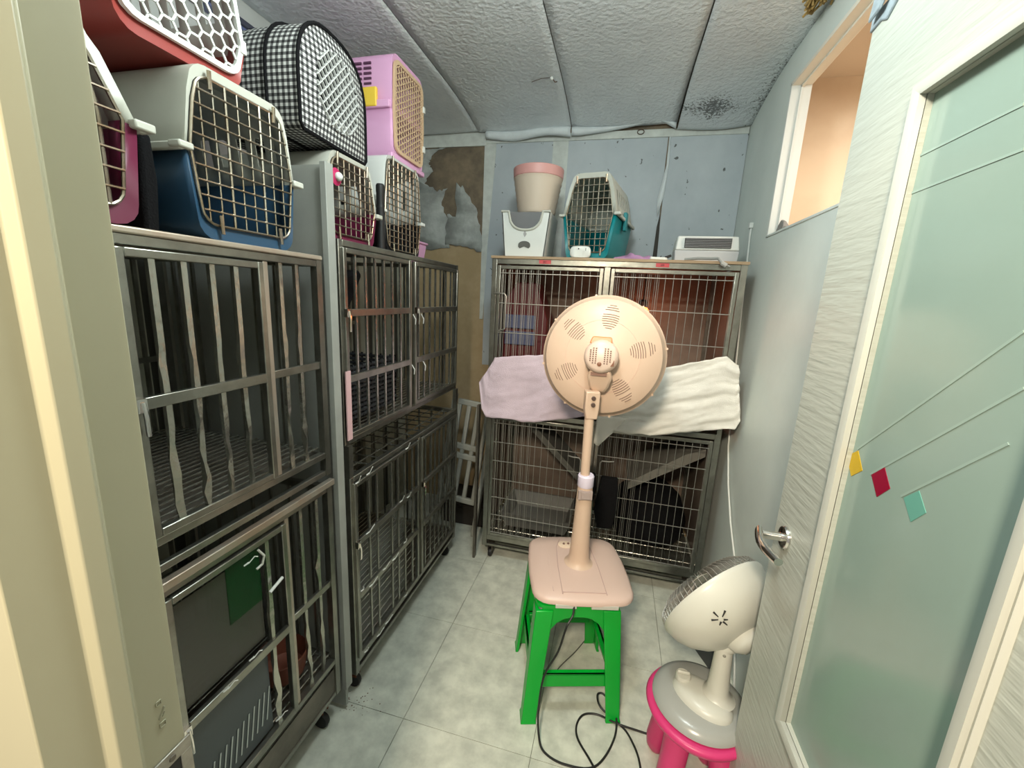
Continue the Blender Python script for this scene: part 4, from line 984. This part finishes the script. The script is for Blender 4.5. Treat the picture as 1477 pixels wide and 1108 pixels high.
def skirt_side(rot):
    M = Matrix.Rotation(rot, 4, 'Z'); mb = MB()
    P = [(-.122, HT - .005), (.122, HT - .005), (.128, HT - .10)]
    for k in range(9):
        a = k / 8; x = .095 - .19 * a; P.append((x, HT - .105 + .055 * (1 - (abs(x) / .095) ** 3)))
    P.append((-.128, HT - .10)); mb.prism(P, -.139, -.133, 'y', M); return mb
for k in range(4):
    skirt_side(k * PI / 2).build('apron', GN, st, bevel=.002)
    M = Matrix.Rotation(k * PI / 2, 4, 'Z'); mb = MB().box(-.128, .128, -.150, -.140, .128, .178, M).box(-.128, .128, -.150, -.128, .172, .178, M); mb.build('stretcher', GN, st, bevel=.002)
mb = MB(); sq = lambda a, r_: [p for cx_, cy_, a0 in ((a - r_, a - r_, 0), (-a + r_, a - r_, PI / 2), (-a + r_, -a + r_, PI), (a - r_, -a + r_, 1.5 * PI)) for p in rcorner(cx_, cy_, r_, a0, a0 + PI / 2)]
mb.loft([[(x, y, HT - .012) for x, y in sq(.142, .03)], [(x, y, HT - .002) for x, y in sq(.142, .03)], [(x, y, HT) for x, y in sq(.136, .03)]]); mb.build('seat', GN, st)

PF = mat('fan_pink', (.56, .41, .31), .38, spec=.45); PF2 = mat('fan_pink_base', (.58, .43, .37), .36, spec=.45); PO = mat('fan_orange', (.58, .22, .09), .4)
ZF = HT + .0005
fn = thing('pedestal_fan', 'pale pink pedestal fan seen from behind, standing on the green stool', 'fan', (-.056, 1.412, ZF), math.radians(14.5))
def bow(a, b, r_, bulge=.012):
    P = sq(1.0, .17); out = []
    for x, y in P:
        ux, uy = x * a, y * b; ux += (bulge * (1 - y * y)) * (1 if x > 0 else -1) * (abs(x) > .8); uy += (bulge * (1 - x * x)) * (1 if y > 0 else -1) * (abs(y) > .8); out.append((ux, uy))
    return out
def dense(P, n=4): return [(P[i][0] + (P[(i + 1) % len(P)][0] - P[i][0]) * k / n, P[i][1] + (P[(i + 1) % len(P)][1] - P[i][1]) * k / n) for i in range(len(P)) for k in range(n)]
def rsq(a, b, r_, bulge):
    P = []
    for cx_, cy_, a0 in ((a - r_, b - r_, 0), (-a + r_, b - r_, PI / 2), (-a + r_, -b + r_, PI), (a - r_, -b + r_, 1.5 * PI)): P += rcorner(cx_, cy_, r_, a0, a0 + PI / 2)
    P = dense(P, 3); return [(x + bulge * (1 - min(1, abs(y) / b) ** 2) * (x / a), y + bulge * (1 - min(1, abs(x) / a) ** 2) * (y / b)) for x, y in P]
A_, B_ = .168, .178
mb = MB(); mb.loft([[(x, y, .004) for x, y in rsq(A_ - .012, B_ - .012, .04, .012)], [(x, y, .010) for x, y in rsq(A_, B_, .045, .014)], [(x, y, .022) for x, y in rsq(A_, B_, .045, .014)], [(x, y, .031) for x, y in rsq(A_ - .008, B_ - .008, .042, .013)], [(x, y, .036) for x, y in rsq(A_ - .05, B_ - .05, .04, .01)]])
bs = mb.build('base', PF2, fn, smooth=50)
mb = MB(); mb.box(-.135, .135, -.165, .165, 0, .006).box(-.10, -.03, -.190, -.17, .0, .012).box(.02, .11, -.190, -.17, 0, .012); mb.build('underside', CREAM, fn)
GR = mat('groove', (.50, .36, .33), .6)
for pts in ([(-.075, -.165, .0355), (-.075, -.02, .0368), (-.068, .10, .0368), (-.05, .155, .0355)], [(-.105, -.15, .0335), (-.11, 0, .0342), (-.10, .12, .0335)], [(.075, -.165, .0355), (.075, -.02, .0368), (.068, .10, .0368), (.05, .155, .0355)], [(-.075, -.155, .0350), (.075, -.155, .0350)]):
    MB().tube([(a, b, c_ + .0006) for a, b, c_ in pts], .0015, 5).build('groove_line', GR, bs)
MB().lathe([(.024, 0), (.024, .004), (.018, .006)], 20, Matrix.Translation((-.03, .118, .034)) @ Matrix.Scale(1.25, 4, (1, 0, 0))).build('switch_plate', mat('switch_cream', (.70, .55, .42), .4), bs)
MB().sphere((-.036, .118, .041), .005, 8).sphere((-.018, .120, .041), .005, 8).build('switch', mat('switch_dark', (.15, .08, .06), .4), bs)
# pole: flared lower tube, collar, thin upper tube (slightly tilted)
pz = lambda t_, z: (.005 - .012 * z / .7, .012, z)
mb = MB(); MP = Matrix.Translation((.006, .012, 0))
mb.lathe([(.058, .034), (.046, .040), (.039, .052), (.036, .08), (.031, .20), (.027, .35), (.026, .372)], 28, MP); mb.build('lower_pole', PF, fn, smooth=60)
MB().lathe([(.0275, .345), (.029, .348), (.029, .385), (.026, .39)], 28, MP).build('collar', mat('collar_lilac', (.66, .60, .72), .3), fn)
MB().box(-.022, .028, -.020, -.010, .305, .338).box(-.012, .02, -.026, -.016, .31, .335).build('height_knob', mat('knob_smoke', (.35, .28, .26), .3), fn)
MB().lathe([(.0165, .375), (.0165, .63)], 20, Matrix.Translation((.006, .012, 0)) @ Matrix.Rotation(-.012, 4, 'Y')).build('upper_pole', PF, fn, smooth=60)
# neck
mb = MB(); mb.loft([[(-.021 + .004, -.006, .60), (.021 + .002, -.006, .60), (.021 + .002, .028, .60), (-.021 + .004, .028, .60)], [(-.024, -.010, .64), (.026, -.010, .64), (.026, .03, .64), (-.024, .03, .64)], [(-.024, -.016, .70), (.024, -.016, .70), (.024, .028, .70), (-.024, .028, .70)]]); mb.build('neck', PF, fn, bevel=.004)
for z in (.655, .678): MB().lathe([(.0075, 0), (.0075, .004), (.006, .005)], 14, Matrix.Translation((.002, -.014, z)) @ Matrix.Rotation(PI / 2, 4, 'X')).build('screw', mat('dark_screw', (.08, .05, .04), .4), fn)
# head; axis pointing away from the viewer and slightly down; local frame: z axis = rear direction (towards the camera)
loc_w = Vector((-.037, 1.50, 1.2585)); fn_m = Matrix.Translation(fn.location) @ Matrix.Rotation(math.radians(14.5), 4, 'Z')
rear = (Vector((0, 0, 1.45)) - loc_w).normalized(); rear = Vector((-.02, -.992, .115)).normalized()
Mh = fn_m.inverted() @ Matrix.Translation(loc_w) @ rear.to_track_quat('Z', 'Y').to_matrix().to_4x4() @ Matrix.Scale(1.115, 4)
RF = .196
mb = MB(); prof = [(RF - .002, -.052), (RF + .003, -.050), (RF + .003, -.040), (RF - .001, -.036), (RF - .004, -.030), (RF * .93, -.006), (RF * .80, .010), (RF * .55, .022), (.058, .026), (.050, .028)]
mb.lathe(prof, 64, Mh, cap0=False); cov = mb.build('rear_cover', PF, fn, smooth=35)
VS = mat('vent_shadow', (.15, .09, .07), .7)
def cover_z(r_):
    Pq = [(.050, .028), (.058, .026), (RF * .55, .022), (RF * .80, .010), (RF * .93, -.006), (RF, -.03)]
    for (a, b) in zip(Pq, Pq[1:]):
        if r_ <= b[0]: return a[1] + (b[1] - a[1]) * (r_ - a[0]) / (b[0] - a[0])
    return Pq[-1][1]
for ang in (83, 14, -55, -152, 140):
    a0 = math.radians(ang); g = MB(); ns = 11
    for k in range(ns):
        rr_ = .088 + .0072 * k if ang != 83 else .09 + .0072 * k; tt = (k - 5) / 5.5; hw = .026 * math.sqrt(max(0.05, 1 - tt * tt)) 
        if k == 7: continue
        pts = []
        tilt = .35 if ang in (14, -55, -152) else 0
        for q in range(5):
            s_ = (q / 4 - .5) * 2 * hw; aa = a0 + s_ / rr_ + tilt * 0; pts.append(Mh @ Vector((rr_ * math.cos(aa), rr_ * math.sin(aa), cover_z(rr_) + .0004)))
        g.tube(pts, .0013, 4)
    stuff(g.build('vent_slots', VS, cov))
MB().tube([Mh @ Vector((.115 * math.cos(a), .115 * math.sin(a), cover_z(.115) + .0003)) for a in [2 * PI * k / 60 for k in range(60)]], .0009, 4, closed=True).build('ring_line', mat('ring_line', (.62, .42, .34), .5), cov)
for k in range(8):
    a = 2 * PI * k / 8 + .2; MB().tube([Mh @ Vector(((RF + .001) * math.cos(a), (RF + .001) * math.sin(a), -.052)), Mh @ Vector(((RF + .003) * math.cos(a), (RF + .003) * math.sin(a), -.036))], .0045, 6).build('rim_clip', PF, cov)
# motor housing
PFL = mat('motor_cream', (.60, .46, .38), .36)
Mm = Mh @ Matrix.Translation((0, 0, 0))
mo = MB().lathe([(.050, .024), (.052, .04), (.051, .085), (.047, .100), (.038, .107), (.001, .108)], 40, Mm, cap0=False).build('motor_housing', PFL, fn, smooth=40)
g = MB()
for col_, x in enumerate((-.030, -.022, -.014, .012, .020, .028)):
    n_ = 8 if abs(x) < .025 else 6
    for k in range(n_):
        z = .024 - k * .0062 - (.006 if n_ == 6 else 0); g.box(x - .002, x + .002, z - .0017, z + .0017, .1070, .1088, Mm) if math.hypot(x, z) < .038 else None
stuff(g.build('motor_vents', VS, mo))
MB().lathe([(.0065, .1075), (.0065, .1095), (.004, .110)], 14, Mm @ Matrix.Translation((-.002, -.022, 0))).build('motor_screw', mat('brown_screw', (.16, .06, .03), .4), mo)
MB().box(.030, .040, -.026, -.008, .097, .106, Mm).build('cord_socket', mat('brown_screw', (.16, .06, .03), .4), mo)
MB().loft([[Mm @ Vector(p) for p in ((-.038, .038, .05), (.030, .038, .05), (.030, .038, .09), (-.038, .038, .09))], [Mm @ Vector(p) for p in ((-.030, .060, .05), (.026, .060, .05), (.026, .060, .082), (-.030, .060, .082))]]).build('carry_grip', PO, mo, bevel=.004)
MB().loft([[Mm @ Vector(p) for p in ((-.030, -.042, .04), (.032, -.042, .04), (.032, -.042, .088), (-.030, -.042, .088))], [Mm @ Vector(p) for p in ((-.036, -.062, .035), (.038, -.062, .035), (.038, -.062, .082), (-.036, -.062, .082))], [Mm @ Vector(p) for p in ((-.030, -.092, .03), (.030, -.092, .03), (.030, -.092, .066), (-.030, -.092, .066))], [Mm @ Vector(p) for p in ((-.018, -.112, .03), (.018, -.112, .03), (.018, -.112, .05), (-.018, -.112, .05))]]).build('tilt_joint', PF, fn, bevel=.008)
MB().box(-.026, .022, -.058, -.048, .078, .0895, Mm).build('joint_slot', mat('joint_shadow', (.22, .12, .09), .6), fn)
# front guard and blades (face the cages)
g = MB()
for k in range(48):
    a = 2 * PI * k / 48; g.tube([Mh @ Vector((r_ * math.cos(a), r_ * math.sin(a), z_)) for r_, z_ in ((RF, -.052), (RF * .93, -.088), (RF * .6, -.105), (.03, -.108))], .001, 4)
for r_, z_ in ((RF, -.053), (RF * .8, -.098), (.03, -.109)): g.tube([Mh @ Vector((r_ * math.cos(a), r_ * math.sin(a), z_)) for a in [2 * PI * k / 40 for k in range(40)]], .0015, 5, closed=True)
stuff(g.build('front_guard', PFL, fn))
for k in range(5):
    a0 = 2 * PI * k / 5; rows = []
    for i in range(5):
        r_ = .03 + .125 * i / 4; hw = (.2 + .35 * i / 4); rows.append([Mh @ Vector((r_ * math.cos(a0 + s_ * hw), r_ * math.sin(a0 + s_ * hw), -.05 + s_ * .018)) for s_ in (-1, -.3, .4, 1)])
    mb = MB(); mb.loft(rows, closed=False, cap0=False, cap1=False); mb.build('blade', PFL, fn, solid=.002)
MB().lathe([(.03, -.075), (.032, -.07), (.032, -.03), (.012, -.03), (.012, .03)], 20, Mh).build('hub', PFL, fn)

# black cord of the pink fan, looped on the floor
CR = mat('black_cord', (.012, .012, .012), .45)
def smooth_path(P, n=8):
    out = []; P = [Vector(p) for p in P]
    for i in range(len(P) - 1):
        p0, p1, p2, p3 = P[max(i - 1, 0)], P[i], P[i + 1], P[min(i + 2, len(P) - 1)]
        for k in range(n):
            t_ = k / n; out.append(.5 * ((2 * p1) + (-p0 + p2) * t_ + (2 * p0 - 5 * p1 + 4 * p2 - p3) * t_ ** 2 + (-p0 + 3 * p1 - 3 * p2 + p3) * t_ ** 3))
    out.append(P[-1]); return out
def floor_at(px, py, z=.004):
    vx, vy = (px - 738.5) / 598., (py - 554.) / 598.; r = [Rw[i][0] * vx + Rw[i][1] * vy + Rw[i][2] for i in range(3)]
    t_ = (z - 1.45) / r[2]; return (t_ * r[0], t_ * r[1], z)
def plane_at(px, py, y):
    vx, vy = (px - 738.5) / 598., (py - 554.) / 598.; r = [Rw[i][0] * vx + Rw[i][1] * vy + Rw[i][2] for i in range(3)]
    return (y / r[1] * r[0], y, 1.45 + y / r[1] * r[2])
cordpx = [(777, 1060, .03), (785, 1085), (815, 1103), (858, 1106), (885, 1068), (888, 1030, .02), (872, 1003, .03), (862, 1002, .03), (866, 1020, .02), (890, 1042), (905, 1058), (920, 1090), (926, 1125)]
fz = [(-.046, 1.222, .457), (-.048, 1.208, .430)] + [plane_at(817, 905, 1.185), plane_at(805, 940, 1.17), plane_at(785, 975, 1.155), plane_at(777, 1020, 1.13)] + [floor_at(p[0], p[1], p[2] if len(p) > 2 else .0045) for p in cordpx]
t = thing('black_cable', 'black power cord looping from the pink fan across the floor', 'cord', (0, 0, 0))
MB().tube(smooth_path(fz), .0035, 8).build('lead', CR, t)
P2 = [floor_at(861, 1115), floor_at(850, 1095), floor_at(833, 1065), floor_at(832, 1045), floor_at(842, 1031), floor_at(862, 1031), floor_at(890, 1044, .012), floor_at(925, 1056), floor_at(970, 1072), floor_at(985, 1108)]
MB().tube(smooth_path(P2), .0035, 8).build('loose_loop', CR, t)
t = thing('thin_cable', 'thin dark cable on the floor under the green stool', 'cord', (0, 0, 0))
MB().tube(smooth_path([floor_at(845, 922), floor_at(830, 940), floor_at(805, 965), floor_at(797, 985)]), .002, 6).build('lead', mat('cable_dark', (.10, .10, .09), .5), t)

# ------------------------------------------------------------------ magenta stool and small white fan
MG = mat('magenta_plastic', (.60, .04, .17), .35, spec=.5)
ms = thing('round_stool', 'magenta round plastic stool with fat legs under the white fan', 'stool', (.345, 1.135, 0))
HS = .285
mb = MB(); mb.lathe([(.02, HS - .03), (.125, HS - .032), (.142, HS - .022), (.148, HS - .008), (.144, HS), (.134, HS + .002), (.02, HS - .002)], 48); mb.build('seat', MG, ms, smooth=60)
for k in range(4):
    a = math.radians(130 + 90 * k + 8); dx_, dy_ = math.cos(a), math.sin(a)
    if k in (0,): pass
    r0, r1 = .09, .112
    mb = MB(); mb.tube([(dx_ * .082, dy_ * .082, HS - .025), (dx_ * .095, dy_ * .095, .15), (dx_ * .108, dy_ * .108, .05), (dx_ * .110, dy_ * .110, .02), (dx_ * .110, dy_ * .110, 0.001)], [.038, .036, .037, .033, .022], 20); mb.build('leg', MG, ms, smooth=60)
wf = thing('table_fan', 'small white tilted table fan with a round grey base on the magenta stool', 'fan', (.348, 1.140, HS + .0025))
WG = mat('fan_base_grey', (.34, .35, .33), .25, spec=.6); WW = mat('fan_white', (.58, .58, .52), .32)
MB().lathe([(.128, 0), (.134, .006), (.130, .018), (.110, .030), (.06, .038), (.02, .040)], 48).build('base', WG, wf, smooth=60)
mb = MB(); rings = []
for s_, z in ((1.0, .030), (.97, .042), (.80, .052), (.5, .058)):
    rings.append([( .010 + (.088 * math.cos(a) * (1 if math.cos(a) > 0 else 1.0)) * s_, -.012 + .062 * math.sin(a) * s_, z) for a in [2 * PI * k / 32 for k in range(32)]])
Mr = Matrix.Rotation(math.radians(-38), 4, 'Z'); rings = [[Mr @ Vector(p) for p in R] for R in rings]
mb.loft(rings); mb.build('control_panel', WW, wf, smooth=60)
kp = Mr @ Vector((-.052, -.012, 0))
kb = MB().lathe([(.022, .050), (.022, .062), (.020, .066)], 20, Matrix.Translation((kp.x, kp.y, 0))).build('speed_knob', WW, wf)
MB().box(kp.x - .018, kp.x + .018, kp.y - .004, kp.y + .004, .066, .076).build('knob_grip', WW, kb, bevel=.003)
# neck
piv = Vector((.388, 1.135, .510)) - wf.location
nk0 = Vector((.040, -.010, .05))
mb = MB(); rings = []
for t_, rr_ in ((0, .050), (.06, .037), (.15, .030), (.5, .026), (.9, .023), (1.0, .020)):
    c_ = nk0.lerp(piv, t_); rings.append([c_ + Vector((rr_ * math.cos(a), rr_ * math.sin(a), 0)) for a in [2 * PI * k / 24 for k in range(24)]])
mb.loft(rings); nk = mb.build('neck', WW, wf, smooth=60)
MB().sphere(piv + Vector((-.004, -.021, -.02)), .005, 8).build('pivot_screw', mat('screw_grey', (.25, .25, .22), .4), nk)
hc = Vector((.36, 1.20, .60)) - wf.location; ax = Vector((-.9, 1.1, .6)).normalized()
M2 = Matrix.Translation(hc) @ ax.to_track_quat('Z', 'Y').to_matrix().to_4x4(); R2 = .170
sh = MB().lathe([(R2, .006), (R2 + .002, 0), (R2 - .001, -.010), (R2 * .95, -.035), (R2 * .82, -.066), (R2 * .62, -.092), (R2 * .40, -.108), (.04, -.114), (.002, -.115)], 56, M2, cap0=False).build('rear_shell', WW, wf, smooth=60)
g = MB()
for k in range(64):
    a = 2 * PI * k / 64; g.tube([M2 @ Vector((r_ * math.cos(a), r_ * math.sin(a), z_)) for r_, z_ in ((R2 - .002, .004), (R2 * .95, .028), (R2 * .78, .048), (R2 * .45, .060), (.03, .063))], .0013, 5)
stuff(g.build('grille_wires', mat('grille_grey', (.30, .29, .26), .35, .4), wf))
MB().lathe([(.034, .060), (.032, .066), (.001, .067)], 24, M2).build('grille_cap', WW, wf)
for k in range(3):
    a0 = 2 * PI * k / 3; rows = []
    for i in range(5):
        r_ = .02 + .12 * i / 4; hw = .35 + .35 * i / 4; rows.append([M2 @ Vector((r_ * math.cos(a0 + s_ * hw), r_ * math.sin(a0 + s_ * hw), .012 + s_ * .015)) for s_ in (-1, -.3, .4, 1)])
    mb = MB(); mb.loft(rows, closed=False, cap0=False, cap1=False); mb.build('blade', mat('blade_smoke', (.30, .28, .25), .3), wf, solid=.0015)
MB().lathe([(.022, -.03), (.024, .03), (.018, .035)], 20, M2).build('hub', WW, wf)
# motor pod and joint at the back
q0 = M2 @ Vector((0, 0, -.10)); pd = piv + Vector((.03, .005, .01))
MB().tube([M2 @ Vector((0, 0, -.06)), M2 @ Vector((0, 0, -.110)), M2 @ Vector((0, 0, -.130)), M2 @ Vector((0, 0, -.145))], [.06, .052, .045, .025], 24).build('motor_pod', WW, wf, smooth=60)
MB().tube([piv + Vector((0, 0, -.012)), piv + Vector((.02, .0, .012)), M2 @ Vector((0, 0, -.10))], [.022, .026, .03], 18).build('tilt_joint', WW, wf, smooth=60)
# star vent on the shell facing the viewer
def shell_hit(px, py):
    vx, vy = (px - 738.5) / 598., (py - 554.) / 598.; r = Vector([Rw[i][0] * vx + Rw[i][1] * vy + Rw[i][2] for i in range(3)])
    Mi = (Matrix.Translation(wf.location) @ M2).inverted(); o_ = Mi @ Vector((0, 0, 1.45)); d_ = (Mi.to_3x3() @ r).normalized()
    prof = [(0, -.115), (.04, -.114), (R2 * .40, -.108), (R2 * .62, -.092), (R2 * .82, -.066), (R2 * .95, -.035), (R2, -.010), (R2, 0)]
    t_ = .5
    while t_ < 2.2:
        p = o_ + d_ * t_; rr_ = math.hypot(p.x, p.y)
        if rr_ < R2 and p.z < 0:
            for a, b in zip(prof, prof[1:]):
                if a[0] <= rr_ <= b[0] + 1e-9:
                    zz = a[1] + (b[1] - a[1]) * (rr_ - a[0]) / max(1e-6, b[0] - a[0])
                    if p.z > zz: return (M2 @ p), (M2 @ p) - M2.to_3x3() @ (d_ * .001)
        t_ += .0004
    return None
DK = mat('vent_black', (.02, .02, .02), .6)
for (a, b) in (((1029, 883), (1036, 890)), ((1046, 881), (1042, 890)), ((1026, 894.5), (1036, 894)), ((1044, 894), (1050, 894)), ((1043, 897), (1049, 902)), ((1040, 897), (1038, 902))):
    ha, hb = shell_hit(*a), shell_hit(*b)
    if ha and hb: MB().tube([ha[1], (ha[1] + hb[1]) / 2, hb[1]], [.0028, .0022, .0014], 6).build('vent_slot', DK, sh)
# dark box on the floor behind the magenta stool
t = thing('dark_box', 'flat dark grey box standing by the right wall behind the white fan', 'box', (.478, 1.715, 0), .41)
MB().box(-.03, .02, -.13, .13, 0, .13).build('box_body', mat('charcoal', (.06, .065, .065), .5), t, bevel=.004)
MB().box(-.034, .024, -.134, .134, .13, .142).build('lid', mat('charcoal2', (.035, .035, .035), .5), t, bevel=.003)
# rust stain crumbs on the floor by the caster
o = MB()
rnd = random.Random(11)
for k in range(40): x, y = -.775 + rnd.gauss(0, .03), 1.06 + rnd.gauss(0, .03); s_ = rnd.uniform(.001, .003); o.box(x, x + s_, y, y + s_, .0002, .0012)
tag(o.build('rust_crumbs', RUST, None, smooth=0), 'rust crumbs on the floor by the left cage caster', 'rust', kind='stuff')
